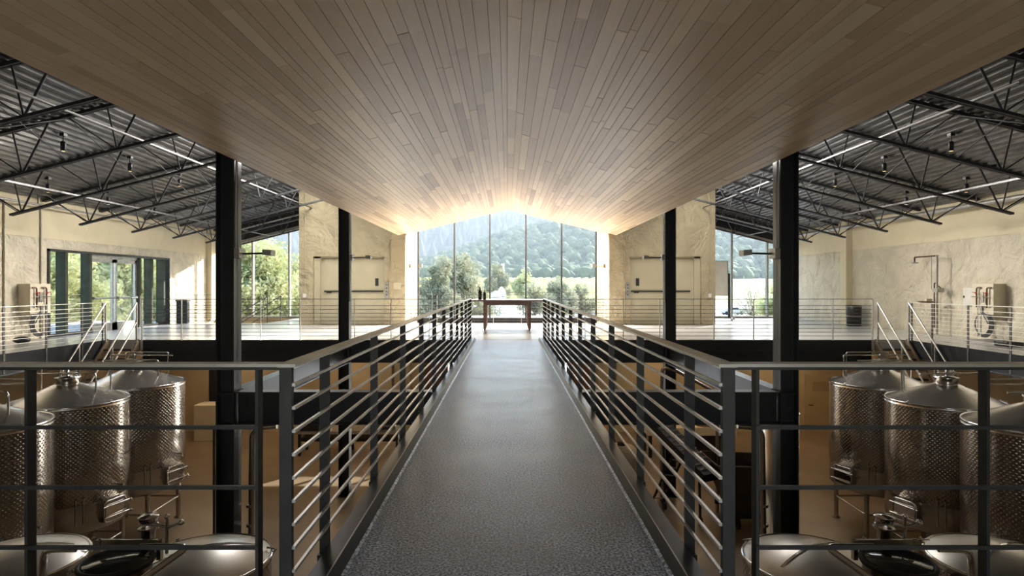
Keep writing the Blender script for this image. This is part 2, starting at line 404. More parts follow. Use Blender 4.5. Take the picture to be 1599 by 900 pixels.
# elevator cores
for s in (-1, 1):
    mb = MB(); a, b_ = sorted((s * 7.54, s * 3.69))
    d0, d1 = sorted((s * 7.03, s * 4.45)); DZ = 2.47
    # front wall with a door recess
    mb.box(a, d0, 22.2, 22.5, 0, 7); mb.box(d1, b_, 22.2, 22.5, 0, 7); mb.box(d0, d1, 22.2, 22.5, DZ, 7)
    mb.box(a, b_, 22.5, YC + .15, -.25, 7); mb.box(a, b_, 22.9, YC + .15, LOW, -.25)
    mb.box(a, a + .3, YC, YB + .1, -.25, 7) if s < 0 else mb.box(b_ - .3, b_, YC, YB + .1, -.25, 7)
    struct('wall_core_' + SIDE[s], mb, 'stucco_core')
# roof deck: corrugated, running along Y
def roof(s):
    mb = MB(); pitch = .19; prof = []; x = 0.0
    while x < WX + .6:
        for dx, dz in ((0, 0), (.075, 0), (.095, .05), (.17, .05)):
            prof.append((s * (x + dx), roofz(x + dx) + dz))
        x += pitch
    n = len(prof); ys = (-6, 10, 27.2)
    vs = [(p[0], y, p[1]) for y in ys for p in prof]
    fs = [(j * n + i, j * n + i + 1, (j + 1) * n + i + 1, (j + 1) * n + i) for j in range(len(ys) - 1) for i in range(n - 1)]
    mb.add(vs, fs)
    vs = [(p[0], y, p[1] + .12 - (0 if True else 0)) for y in (-6, 27.2) for p in ((0, 3.72 + .255 * WX + .06), (s * (WX + .7), roofz(WX + .7) + .06))]
    mb.add(vs, [(0, 1, 3, 2)])
    return mb
struct('ceiling', roof(-1), 'roofdeck'); struct('ceiling', roof(1), 'roofdeck')
# timber ceiling: planks
RZ, EX, EZ = 4.20, 3.95, 3.235
def timber(s):
    r = random.Random(11 + s); mb = MB(); tone = []
    L_ = math.hypot(EX, RZ - EZ); ux, uz = s * EX / L_, -(RZ - EZ) / L_; nx, nz = -uz * s * s, ux * s
    nrm = Vector((ux, 0, uz)).cross(Vector((0, 1, 0))); nrm = nrm if nrm.z > 0 else -nrm
    u = 0
    while u < L_ - .02:
        wd = r.choice((.078, .12, .12, .15)); wd = min(wd, L_ - u)
        if L_ - u - wd < .05: wd = L_ - u
        y = -5.5 - r.random() * 3
        while y < 22.6:
            ln = r.choice((1.2, 1.8, 2.4, 3.0, 3.6)) + r.random() * .4; y1 = min(y + ln, 22.6); y0 = max(y, -5.5)
            if y1 - y0 > .02:
                off = r.random() * .004; g = .0022
                ge = .018 if r.random() < .12 else .003
                def pt(uu, yy, h): return Vector((ux * uu, yy, RZ + uz * uu)) + nrm * h
                q = [pt(u + g, y0, off), pt(u + wd - g, y0, off), pt(u + wd - g, y1 - ge, off), pt(u + g, y1 - ge, off)]
                q2 = [p + nrm * .018 for p in q]
                mb.add(q + q2, [(0, 1, 2, 3), (0, 4, 5, 1), (1, 5, 6, 2), (2, 6, 7, 3), (3, 7, 4, 0)])
                t = min(1, max(0, r.gauss(.42, .17))); tone.extend([t] * 5)
            y += ln
        u += wd
    o = mb.build('ceiling', 'wood', attr=tone, clean=False); tag(o, kind='structure')
    for p in o.data.polygons: pass
    mb = MB()
    a = Vector((0, 0, RZ)) + nrm * .022; b_ = Vector((s * EX, 0, EZ)) + nrm * .022
    vs = [];
    for y in (-5.5, 22.6):
        for p in (a, b_): vs += [(p.x, y, p.z), (p.x, y, p.z + .10)]
    mb.add(vs, [(0, 1, 3, 2), (4, 6, 7, 5), (0, 2, 6, 4), (1, 5, 7, 3), (2, 3, 7, 6), (0, 4, 5, 1)])
    struct('ceiling', mb, 'gap')
timber(-1); timber(1)
struct('ceiling', MB().box(-.06, .06, -5.5, 22.6, RZ + .03, RZ + .2), 'gap')

# ------------------------------------------------------------------ glazing of the back
def window(name, x0, x1, y, z0, mull, frame='galv', mw=.07, top=None):
    top = top or (lambda x: roofz(x) - .72)
    root = bpy.data.objects.new(name, None); C.objects.link(root); root.location = ((x0 + x1) / 2, y, max(z0, 0)); WL[root.name] = Vector(root.location); root['kind'] = 'structure'
    xs = [x0] + list(mull) + [x1]
    for i in range(len(xs) - 1):
        a, b_ = xs[i] + .03, xs[i + 1] - .03
        pts = [(a, z0 + .05), (b_, z0 + .05), (b_, top(b_))]
        if a * b_ < 0: pts.append((0, top(0)))
        pts.append((a, top(a)))
        MB().prism(pts, 'y', y - .005, y + .005).build('pane', 'glass', root)
    for x in mull:
        MB().box(x - mw / 2, x + mw / 2, y - .11, y + .06, z0, top(x) + .05).build('mullion', frame, root)
    mb = MB()
    mb.box(x0, x1, y - .12, y + .08, z0, z0 + .09)
    st = [x0, x1] if x0 * x1 > 0 else [x0, 0, x1]
    for a, b_ in zip(st[:-1], st[1:]):
        mb.bar((a, y, top(a) + .05), (b_, y, top(b_) + .05), .2, .12)
    mb.box(x0, x0 + .06, y - .11, y + .06, z0, top(x0)); mb.box(x1 - .06, x1, y - .11, y + .06, z0, top(x1))
    mb.build('frame', frame, root)
    return root
win_l = window('window_1', -WX, -7.54, YB, 0, (-11.02, -9.43))
win_r = window('window_3', 7.54, WX, YB, 0, (9.72, 11.26))
M['mull'] = noisy(mat('dark mullion', rough=.4, metal=.4), (.03, .03, .03), (.05, .05, .048), 6)
win_c = window('window_2', -3.69, 3.69, YC, .0, (-2.17, -.71, .77, 2.24), 'mull', .065)
MB().box(-3.69, 3.69, YC - .1, YC + .1, -.6, .02).build('spandrel', 'mull', win_c)
for x in (-2.17, -.71, .77, 2.24): MB().box(x - .03, x + .03, YC - .1, YC + .05, LOW, -.6).build('mullion', 'mull', win_c)
for a, b_ in ((-3.69, -2.2), (-2.14, -.74), (-.68, .74), (.8, 2.21), (2.27, 3.69)): MB().box(a, b_, YC - .005, YC + .005, LOW, -.6).build('pane', 'glass', win_c)
# dark spandrels above side glazing and the lower part of the end wall
for s in (-1, 1):
    pts = [(s * 7.54, roofz(7.54) - .66), (s * WX, roofz(WX) - .66), (s * WX, roofz(WX) + .06), (s * 7.54, roofz(7.54) + .06)]
    struct('wall_back_' + SIDE[s], MB().prism(pts, 'y', YB - .05, YB + .1), 'black')
mb = MB(); pts = [(-3.69, roofz(3.69) - .6), (0, roofz(0) - .6), (3.69, roofz(3.69) - .6), (3.69, roofz(3.69) + .3), (0, roofz(0) + .3), (-3.69, roofz(3.69) + .3)]
struct('wall_back', mb.prism(pts, 'y', YC - .05, YC + .1), 'black')
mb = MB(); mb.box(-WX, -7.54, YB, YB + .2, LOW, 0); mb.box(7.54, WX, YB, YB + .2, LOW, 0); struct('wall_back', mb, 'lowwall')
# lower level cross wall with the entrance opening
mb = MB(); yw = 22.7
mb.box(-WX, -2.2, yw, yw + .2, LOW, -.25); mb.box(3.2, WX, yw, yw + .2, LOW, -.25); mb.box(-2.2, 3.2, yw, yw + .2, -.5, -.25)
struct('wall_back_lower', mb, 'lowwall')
# front end wall behind the camera: unseen, its opening kept small to limit rear light
mb = MB(); mb.box(-WX, WX, -6.2, -6, LOW, -.3); mb.box(-WX, -1.6, -6.2, -6, -.3, 4.3); mb.box(1.6, WX, -6.2, -6, -.3, 4.3); mb.box(-WX, WX, -6.2, -6, 2.5, 7.2)
struct('wall_front', mb, 'smoothwall')

# left wall glazing and door
root = bpy.data.objects.new('window_4', None); C.objects.link(root); root.location = (-WX, 19.6, 0); WL[root.name] = Vector(root.location); root['kind'] = 'structure'
mb = MB(); mb.box(-WX - .12, -WX + .04, dY0, dY0 + .07, 0, dZ); mb.box(-WX - .12, -WX + .04, dY1 - .07, dY1, 0, dZ); mb.box(-WX - .12, -WX + .04, dY0, dY1, dZ - .07, dZ); mb.box(-WX - .12, -WX + .04, dY0, 18.45, 0, .08); mb.box(-WX - .12, -WX + .04, 20.75, dY1, 0, .08)
mb.build('frame', 'mull', root)
M['fin'] = noisy(mat('green grey window fin', rough=.7, spec=.2), (.045, .048, .03), (.07, .072, .048), 4)
for y in (17.35, 18.36, 20.85, 21.55, 22.3):
    MB().box(-WX - .25, -WX + .03, y - .05, y + .05, 0, dZ - .05).build('fin', 'fin', root)
for a, b_ in ((16.72, 17.3), (17.4, 18.31), (20.9, 21.5), (21.6, 22.25), (22.35, 22.58)):
    MB().box(-WX - .205, -WX - .195, a, b_, .08, dZ - .07).build('pane', 'glass', root)
door = bpy.data.objects.new('door_3', None); C.objects.link(door); door.location = (-WX, 19.6, 0); WL[door.name] = Vector(door.location); door['kind'] = 'structure'
for a, b_ in ((18.45, 19.56), (19.64, 20.75)):
    mb = MB(); x0, x1 = -WX - .12, -WX - .05
    mb.box(x0, x1, a, a + .09, 0, 2.25); mb.box(x0, x1, b_ - .09, b_, 0, 2.25); mb.box(x0, x1, a, b_, 2.14, 2.25); mb.box(x0, x1, a, b_, 0, .24)
    lf = mb.build('door_leaf', 'galv', door)
    MB().box(-WX - .09, -WX - .08, a + .09, b_ - .09, .24, 2.14).build('pane', 'glass', lf)
    MB().tube([(-WX + .02, a + .08, 1.02), (-WX + .02, b_ - .08, 1.02)], .025, 8).box(-WX - .06, -WX + .03, a + .06, a + .1, .98, 1.06).box(-WX - .06, -WX + .03, b_ - .1, b_ - .06, .98, 1.06).build('push_bar', 'galv', lf)
MB().box(-WX - .12, -WX - .04, 18.4, 20.8, 2.26, 2.35).build('door_head', 'galv', door)

# elevator doors
for i, s in enumerate((-1, 1)):
    d0, d1 = sorted((s * 7.03, s * 4.45))
    root = bpy.data.objects.new('door_%d' % (i + 1), None); C.objects.link(root); root.location = (s * 5.74, 22.4, 0); WL[root.name] = Vector(root.location); root['kind'] = 'structure'
    mb = MB(); mb.box(d0, d0 + .22 if s < 0 else d0 + .05, 22.33, 22.5, 0, 2.47); mb.box(d1 - (.05 if s < 0 else .22), d1, 22.33, 22.5, 0, 2.47); mb.box(d0, d1, 22.33, 22.5, 2.41, 2.47); mb.build('door_frame', 'door', root)
    c0, c1 = (d0 + .22, d1 - .05) if s < 0 else (d0 + .05, d1 - .22)
    e0, e1 = (c0 + .1, c1) if s < 0 else (c0, c1 - .1)
    MB().box(c0, c1, 22.42, 22.5, 0, 2.41).build('door_panel', 'door', root)
    MB().box(e0, e1, 22.39, 22.42, 0, 1.19).build('door_panel', 'door', root)
    MB().box(e0, e1, 22.39, 22.42, 1.23, 2.38).build('door_panel', 'door', root)
    MB().box(e0 + .03, e1 - .03, 22.345, 22.385, 1.175, 1.225).box(e0 + .12, e0 + .3, 22.35, 22.38, 1.14, 1.18).build('rail', 'mull', root)
    xc = s * 4.76; MB().box(xc - .06, xc + .06, 22.375, 22.388, 1.40, 1.68).box(xc - .045, xc + .045, 22.37, 22.378, 1.44, 1.64).build('vision_panel', 'mull', root)
    # call panel, sign, conduits
    xp = s * 4.36; t = thing('call_panel', (xp, 22.2, 1.2), 'steel call panel beside the %s elevator door' % SIDE[s], 'panel')
    MB().box(xp - .065, xp + .065, 22.17, 22.2, .95, 1.53).build('plate', 'galv', t, bevel=.005)
    for k in range(4): MB().disc((xp, 22.155, 1.08 + k * .12), .022, 12, 'y', .02).build('button', 'mull', t)
    if s < 0:
        tag(MB().box(-4.12, -3.84, 22.185, 22.2, 1.28, 1.52).build('wall_sign', 'door', bevel=.004), 'small cream blank plate on plaster right of left elevator', 'sign')
    t = thing('wall_conduit', (s * 7.32, 22.18, 1.0), 'vertical conduit with a socket box on the %s elevator core' % SIDE[s], 'conduit')
    MB().tube([(s * 7.32, 22.17, 1.1), (s * 7.32, 22.17, 6.4)], .018, 8).build('pipe', 'stucco_core', t)
    MB().box(s * 7.32 - .06, s * 7.32 + .06, 22.12, 22.2, .98, 1.12).build('box', 'white_box', t)
    tag(MB().tube([(s * 4.26, 22.17, 0), (s * 4.26, 22.17, 3.3)], .018, 8).build('wall_conduit', 'stucco_core'), 'slim vertical conduit above the %s call panel' % SIDE[s], 'conduit')

# ------------------------------------------------------------------ columns, beams
LC = {(-1, 0): 'black steel column nearest on the left, rising between tanks', (1, 0): 'black steel column nearest on the right, beside bridge rail',
      (-1, 1): 'slimmer looking far black steel column left, before elevator', (1, 1): 'slimmer looking far black steel column right, before elevator'}
cols = {}
for s in (-1, 1):
    for k, y in enumerate((9.1, 15.72)):
        t = thing('steel_column', (s * 4.19, y + .13, LOW), LC[(s, k)], 'column', 'steel columns beside the bridge'); cols[(s, k)] = t
        x0, x1 = sorted((s * 4.06, s * 4.33))
        mb = MB(); mb.box(x0, x0 + .022, y, y + .26, LOW, 5.3); mb.box(x1 - .022, x1, y, y + .26, LOW, 5.3); mb.box(x0, x1, y + .115, y + .135, LOW, 5.3)
        mb.build('shaft', 'column', t)
        MB().box(x0 - .08, x1 + .08, y - .08, y + .34, LOW, LOW + .025).build('base_plate', 'column', t)
        for z in (-.2, -.66): MB().box(x0 + .022, x1 - .022, y + .005, y + .255, z, z + .015).build('stiffener', 'column', t)
        xi = s * 4.045
        MB().tube([(xi, y + .05, 1.9 if k == 0 else 1.0), (xi, y + .05, 3.3)], .012, 8).build('conduit', 'galv', t)
        # lamp on the column
        z = EYE + (446 - 395) * 9.1 / F if k == 0 else EYE + (446 - 402) * 15.8 / F
        lt = thing('wall_lamp', (s * 4.0, y + .13, z), 'white box lamp on a short arm, on the %s %s column' % ('nearer' if k == 0 else 'farther', SIDE[s]), 'lamp', 'arm lamps along the bridge')
        a = lambda u: s * u
        def bx(u0, u1, *r_): q = sorted((s * u0, s * u1)); return (q[0], q[1], *r_)
        MB().box(*bx(4.14, 4.05, y - .01, y + .22, z - .09, z + .05)).build('bracket', 'black', lt)
        MB().box(*bx(4.05, 3.97, y - .02, y + .2, z - .08, z + .07)).build('back_box', 'galv', lt, bevel=.004)
        MB().tube([(s * 3.97, y + .1, z - .01), (s * 3.60, y + .1, z)], .014, 8).build('arm', 'black', lt)
        MB().prism([(s * 3.64, z - .03), (s * 3.64, z + .05), (s * 3.51, z + .045), (s * 3.51, z - .045)], 'y', y - .0, y + .18).build('head', 'galv', lt, bevel=.004)
    z = EYE + (446 - 416) * 23.1 / F
    lt = thing('wall_lamp', (s * 3.69, 23.1, z), 'small arm lamp on inner edge of %s elevator core' % SIDE[s], 'lamp', 'arm lamps along the bridge')
    MB().box(*bx(3.69, 3.62, 23.0, 23.2, z - .06, z + .08)).build('back_box', 'bronze', lt)
    MB().tube([(s * 3.62, 23.1, z), (s * 3.32, 23.1, z)], .014, 8).build('arm', 'black', lt)
    MB().prism([(s * 3.34, z - .04), (s * 3.34, z + .06), (s * 3.2, z + .09), (s * 3.2, z - .05)], 'y', 23.0, 23.2).build('head', 'galv', lt)
    # girder on top of the columns (carries the joists)
    mb = MB(); x = s * 4.19; mb.box(x - .1, x + .1, -6, YB, 5.3, 5.32); mb.box(x - .006, x + .006, -6, YB, 5.3, 5.72); mb.box(x - .1, x + .1, -6, YB, 5.70, 5.72)
    tag(mb.build('roof_girder', 'black'), 'black steel roof girder over the %s columns above timber ceiling' % SIDE[s], 'beam')
    # longitudinal beam between the columns
    mb = MB(); x = s * 4.13
    mb.box(x - .1, x + .1, 9.36, YS, -.18, -.16); mb.box(x - .008, x + .008, 9.36, YS, -.56, -.16); mb.box(x - .1, x + .1, 9.36, YS, -.56, -.54)
    tag(mb.build('floor_beam', 'kerb'), 'dark steel beam running from near to far %s column' % SIDE[s], 'beam')
mb = MB(); mb.box(-4.05, 4.05, 9.12, 9.34, -.19, -.17); mb.box(-4.05, 4.05, 9.22, 9.235, -.64, -.17); mb.box(-4.05, 4.05, 9.12, 9.34, -.66, -.64)
tag(mb.build('cross_beam', 'black'), 'black steel beam crossing under the bridge between near columns', 'beam')

# ------------------------------------------------------------------ roof joists
def joist(y, s, label):
    t = thing('roof_joist', (s * WX, y, 3.7), label, 'joist', 'open web joists on the %s' % SIDE[s])
    def tz(x): return roofz(x) - .035
    def bz(x): return 3.05 + .255 * (11.5 - abs(x))
    xa, xb = 12.48, 4.2; ba, bb = 11.5, 4.6
    mb = MB()
    for d in (-.035, .035): mb.bar((s * xa, y + d, tz(xa)), (s * xb, y + d, tz(xb)), .045, .06)
    mb.build('top_chord', 'joist', t)
    mb = MB()
    for d in (-.032, .032): mb.bar((s * ba, y + d, bz(ba)), (s * bb, y + d, bz(bb)), .04, .05)
    mb.build('bottom_chord', 'joist', t)
    x = 11.25
    def rod(x0, z0, x1, z1, r=.016): MB().tube([(s * x0, y, z0), (s * x1, y, z1)], r, 6).build('web_rod', 'joist', t)
    while x > 4.8:
        rod(x, bz(x), x + .2 if x + .2 < xa else xa, tz(min(x + .2, xa)))
        rod(x, bz(x), x - .52, tz(x - .52), .022)
        if x < 11: rod(x, bz(x), x + .98, tz(x + .98), .013)
        else: rod(x, bz(x), 12.3, tz(12.3), .018)
        x -= 1.84
    return t
JY = [9.6 + 2.3 * k for k in range(8)]
ordn = ['first and nearest', 'second', 'third', 'fourth', 'fifth', 'sixth', 'seventh', 'last and farthest']
for s in (-1, 1):
    for k, y in enumerate(JY):
        joist(y - (.25 if s > 0 else 0), s, 'black open web roof joist on the %s, %s from the camera' % (SIDE[s], ordn[k]))
    for xx, nm in ((7.08, 'upper'), (9.95, 'lower')):
        mb = MB(); z = 3.05 + .255 * (11.5 - xx) + .04; mb.bar((s * xx, 8.5, z), (s * xx, YB - .05, z), .04, .012); mb.bar((s * (xx + .02), 8.5, z + .02), (s * (xx + .02), YB - .05, z + .02), .006, .04)
        tag(mb.build('joist_bridging', 'thinbar'), '%s grey bridging strip lying across the %s joists' % (nm, SIDE[s]), 'bridging')
    for xx, nm in ((8.5, 'upper'), (11.3, 'lower')):
        t = thing('cross_bridging', (s * xx, 9.6, 3.2), '%s row of thin crossed rods between %s joists' % (nm, SIDE[s]), 'bridging')
        for k in range(7):
            y0, y1 = JY[k] - (.25 if s > 0 else 0), JY[k + 1] - (.25 if s > 0 else 0); b0, t0 = 3.05 + .255 * (11.5 - xx), roofz(xx) - .08
            MB().tube([(s * xx, y0, b0), (s * xx, y1, t0)], .011, 6).build('rod', 'joist', t); MB().tube([(s * xx, y0, t0), (s * xx, y1, b0)], .011, 6).build('rod', 'joist', t)
    # service pipe under the roof along the wall
    t = thing('service_pipe', (s * 12.2, 8.5, 3.5), 'long pale service pipe high along the %s wall' % SIDE[s], 'pipe')
    MB().tube([(s * 12.25, 8.5, 3.53), (s * 12.25, YB - .1, 3.53)], .065 if s > 0 else .03, 12).build('pipe', 'galv', t)
    for y in range(10, 26, 3): MB().box(s * 12.25 - .008, s * 12.25 + .008, y - .015, y + .015, 3.53, roofz(12.25) + .02).build('hanger', 'joist', t)
    MB().box(*bx(7.6, 12.4, YB - .5, YB - .3, 3.0 - .0, 3.0)) if 0 else None
    # downlights
    for k, (xx, yy) in enumerate(((9.2, 12.7), (9.2, 14.95), (9.2, 17.2), (11.2, 14.95), (11.2, 17.2), (11.2, 19.5), (6.5, 20.0))):
        zt = roofz(xx) - .02; zb = zt - .34
        where = ['nearest', 'second', 'third', 'wall-side nearest', 'wall-side second', 'wall-side third', 'innermost'][k]
        t = thing('downlight', (s * xx, yy, zt), 'black cylinder downlight under the %s metal roof, %s one' % (SIDE[s], where), 'lamp', 'black downlights under the metal roof')
        MB().box(s * xx - .05, s * xx + .05, yy - .05, yy + .05, zt - .03, zt + .03).build('canopy', 'black', t)
        MB().tube([(s * xx, yy, zt - .03), (s * xx, yy, zb + .2)], .01, 6).build('rod', 'black', t)
        MB().lathe([(.001, .2), (.04, .2), (.05, .17), (.05, 0), (.04, 0), (.04, .04), (.001, .04)], (s * xx, yy, zb), 16).build('housing', 'black', t)
        MB().lathe([(.038, .0), (.038, .03)], (s * xx, yy, zb + .002), 16).build('lens_ring', 'lampglow', t)
# dark hanging unit near end wall
for s in (-1, 1):
    t = thing('strip_light', (s * 9.5, 24.6, 3.6), 'slim white strip bar slung before the %s end glazing' % SIDE[s], 'lamp')
    zz = lambda x: EYE + .0 + 2.55 + .255 * (9.5 - abs(x))
    MB().bar((s * 11.0, 24.6, zz(11.0)), (s * 8.2, 24.6, zz(8.2)), .05, .05).build('bar', 'galv', t)
    for x in (10.6, 8.6): MB().tube([(s * x, 24.6, zz(x)), (s * x, 24.6, roofz(x))], .008, 6).build('rod', 'joist', t)

# ------------------------------------------------------------------ bridge
BY0, BY1 = 2.60, 15.98
t = thing('footbridge', (0, BY0, 0), 'dark grey footbridge running from camera to far landing', 'bridge')
MB().box(-.83, .83, 2.55, BY1, -.12, 0).build('deck', 'deck', t)
for s in (-1, 1):
    MB().prism([(s * .805, 0), (s * .835, .07), (s * .925, .07), (s * .925, .055), (s * .845, .055), (s * .845, -.145), (s * .925, -.145), (s * .925, -.16), (s * .83, -.16), (s * .83, -.12), (s * .805, -.12)], 'y', .2, BY1 - .1).build('kerb', 'kerb', t)
    MB().box(*sorted((s * .833, s * .839)), .2, BY1 - .1, .068, .0725).build('kerb_edge', 'cap', t)
    MB().prism([(s * .790, .001), (s * .806, .001), (s * .807, .010)], 'y', .2, BY1 - .1).build('sealant_bead', 'deck', t)

def bar_rail(nm, label, cat, group, P0, P1, posts, nb, dz, ztop, zlow, style, s=1, capw=.08, zdown=-.2):
    """railing along a straight line from P0 to P1 (xy)"""
    P0 = Vector((*P0, 0)); P1 = Vector((*P1, 0)); d = (P1 - P0).normalized(); nrm = Vector((-d.y, d.x, 0)) * s
    t = thing(nm, (P0.x, P0.y, 0), label, cat, group)
    pm, bm_, cm = style['post'], style['bar'], style['cap']; pw, pd, bw = style['pw'], style['pd'], style['bw']
    L_ = (P1 - P0).length
    c0, c1 = P0 + nrm * (pd / 2), P1 + nrm * (pd / 2)
    MB().bar(c0 + Vector((0, 0, ztop - .007)), c1 + Vector((0, 0, ztop - .007)), capw, .014).build('top_rail', cm, t)
    for q in posts:
        c = P0 + d * q
        a = c; MB().bar(a + nrm * (pd / 2) + Vector((0, 0, zdown)), a + nrm * (pd / 2) + Vector((0, 0, ztop - .014)), *( (pw, pd) if abs(d.y) > .5 else (pd, pw))).build('post', pm, t) if 0 else \
            MB().add(*postgeo(a, d, nrm, pw, pd, zdown, ztop - .014)).build('post', pm, t)
    for k in range(nb):
        z = zlow + dz * k
        a, b_ = P0 - nrm * (bw / 2) + Vector((0, 0, z)), P1 - nrm * (bw / 2) + Vector((0, 0, z))
        MB().bar(a, b_, bw, bw).build('bar', bm_, t)
    return t
def postgeo(c, d, nrm, pw, pd, z0, z1):
    vs = []
    for z in (z0, z1):
        for a, b_ in ((-.5, 0), (.5, 0), (.5, 1), (-.5, 1)): vs.append(c + d * pw * a + nrm * pd * b_ + Vector((0, 0, z)))
    return vs, [(0, 1, 2, 3), (7, 6, 5, 4), (0, 4, 5, 1), (1, 5, 6, 2), (2, 6, 7, 3), (3, 7, 4, 0)]
ST_B = dict(post='post', bar='bar', cap='cap', pw=.0127, pd=.052, bw=.0135)
ST_T = dict(post='galv', bar='thinbar', cap='thinbar', pw=.012, pd=.05, bw=.011)
ST_S = dict(post='thinbar', bar='bar', cap='bar', pw=.05, pd=.02, bw=.012)
yposts = [2.67, 3.22] + [4.41 + 1.215 * k for k in range(10)] + [15.93]
for s in (-1, 1):
    t = bar_rail('bridge_railing', 'long steel railing with horizontal bars along %s side of bridge' % SIDE[s], 'railing', 'bridge railings',
             (s * .932, 2.655), (s * .932, 15.95), [y - 2.655 for y in yposts], 9, .101, 1.075, .178, ST_B, s=(1 if s < 0 else -1), zdown=-.12)
    for y in yposts[1:]:
        MB().box(*sorted((s * .927, s * .99)), y - .028, y + .028, -.25, .01).build('bracket', 'black', t)
    # widen corner
    MB().box(*sorted((s * .932, s * .984)), 2.645, 2.662, -2.2, 1.06).build('corner_post', 'post', t)
# near cross rails
for s in (-1, 1):
    t = thing('cross_railing', (s * .99, 2.66, 0), 'near dark railing with four widely spaced bars at %s of frame' % SIDE[s], 'railing', 'near platform railings')
    yr = 2.66
    MB().box(*sorted((s * .985, s * 4.0)), yr - .0, yr + .075, 1.062, 1.076).build('top_rail', 'cap', t)
    MB().box(*sorted((s * .985, s * 4.0)), yr, yr + .012, 1.05, 1.062).build('top_rail_lip', 'post', t)
    for k in range(4):
        z = .80 - .261 * k; MB().box(*sorted((s * 1.08, s * 4.0)), yr - .004, yr + .010, z - .008, z + .008).build('bar', 'post', t)
    for k in range(4):
        x = s * (1.085 + 1.005 * k); MB().box(*sorted((x, x + s * .0135)), yr + .010, yr + .062, -2.2 if k < 3 else -.2, 1.05).build('post', 'post', t)

# slab edge railings (far side of the tank hall)
for s in (-1, 1):
    xs = [9.5, 8.47, 7.44, 6.41, 5.38, 4.37, 3.97, 3.02, 2.03, 1.04]
    bar_rail('landing_railing', 'thin barred railing along the landing edge %s of the bridge' % SIDE[s], 'railing', 'landing railings', (s * 9.5, YS - .03), (s * 1.0, YS - .03),
             [9.5 - x for x in xs], 9, .0985, 1.07, .10, ST_T, s=(1 if s > 0 else -1), capw=.03, zdown=-.02)
    # side walkway rail
    bar_rail('walkway_railing', 'barred railing along the raised walkway by the %s wall' % SIDE[s], 'railing', 'walkway railings', (s * 10.42, 9.2), (s * 10.42, 15.9),
             [12.7 - 9.2 - 1.17 * k for k in range(0, 3)][::-1] + [12.7 - 9.2 + 1.17 * k for k in (1, 2)] + [6.6], 9, .0965, .98, .08, ST_S, s=(1 if s < 0 else -1), capw=.035, zdown=-.42)
    # centre void guard half? (one piece, built once)
bar_rail('void_railing', 'thin railing before the tall central glass wall', 'railing', None, (-3.62, YV - .1), (3.62, YV - .1),
         [.05, 1.0, 2.05, 3.1, 4.15, 5.2, 6.25, 7.19], 9, .0985, 1.07, .10, ST_T, s=-1, capw=.03, zdown=-.01)
bar_rail('stairwell_railing', 'thin railing guarding the stairwell by left end glazing', 'railing', None, (-12.4, YV - .1), (-9.06, YV - .1),
         [.05, 1.1, 2.2, 3.3], 9, .0985, 1.07, .10, ST_T, s=-1, capw=.03, zdown=-.01)
# terrace beyond the glass with its own guard
tag(MB().box(-3.68, 3.68, YC + .12, 29.2, -.5, -.02).build('terrace_slab', 'paving'), 'narrow concrete terrace outside the central glass wall', 'terrace')
bar_rail('terrace_railing', 'outdoor railing beyond the central glass wall', 'railing', None, (-3.6, 29.0), (4.6, 29.0),
         [.05, 1.4, 2.8, 4.1, 5.4, 6.7, 8.1], 6, .15, 1.07, .10, ST_T, s=-1, capw=.03, zdown=-.2)

# ------------------------------------------------------------------ stairs
def stairs(s):
    t = thing('staircase', (s * 10.0, YS, 0), 'steep steel staircase down from the landing at %s' % SIDE[s], 'staircase')
    k = 1.02; y0 = 15.93; yb = y0 - 3.95 / k
    def zz(y): return -(y0 - y) * k
    for x in (9.56, 10.36):
        MB().prism([(y0, -.02), (y0, -.27), (yb - .0, LOW), (yb - .25, LOW), (y0 - .05, .03)], 'x', s * x - .02, s * x + .02).build('stringer', 'bronze', t)
        for h, nm, r in ((.97, 'handrail', .021), (.47, 'mid_rail', .018)):
            MB().tube([(s * x, y0 - .12, h), (s * x, yb - .1, zz(yb) + h + .02)], r, 8).build(nm, 'bar', t)
        for q in (0.12, 1.1, 2.3, 3.5):
            y = y0 - q; MB().box(s * x - .018, s * x + .018, y - .018, y + .018, zz(y) + .02, zz(y) + .97 + (.12 * k if q == .12 else .1)).build('post', 'galv', t)
    nst = 18
    for i in range(1, nst):
        z = LOW * i / nst; y = y0 - (-z) / k
        MB().box(*sorted((s * 9.58, s * 10.34)), y - .02, y + .2, z - .03, z).build('tread', 'black', t)
for s in (-1, 1): stairs(s)
# stairwell flight by the left end glazing
t = thing('staircase', (-9.1, 24, 0), 'stair flight descending left in front of the end glazing', 'staircase')
for y in (23.3, 24.7):
    MB().prism([(-9.06, 0), (-9.06, -.3), (-12.3, -2.2), (-12.3, -1.9)], 'y', y - .02, y + .02).build('stringer', 'black', t)
    for h in (1.0, .6): MB().tube([(-9.1, y, h), (-12.3, y, h - 1.87)], .02, 8).build('handrail', 'thinbar', t)
    for x in (-9.12, -10.7, -12.2): MB().box(x - .015, x + .015, y - .015, y + .015, (x + 9.06) * .585 - .02, (x + 9.06) * .585 + 1.0).build('post', 'thinbar', t)
for i in range(1, 11): MB().box(-9.06 - .3 * i, -9.06 - .3 * i + .32, 23.32, 24.68, -.175 * i - .04, -.175 * i).build('tread', 'galv', t)

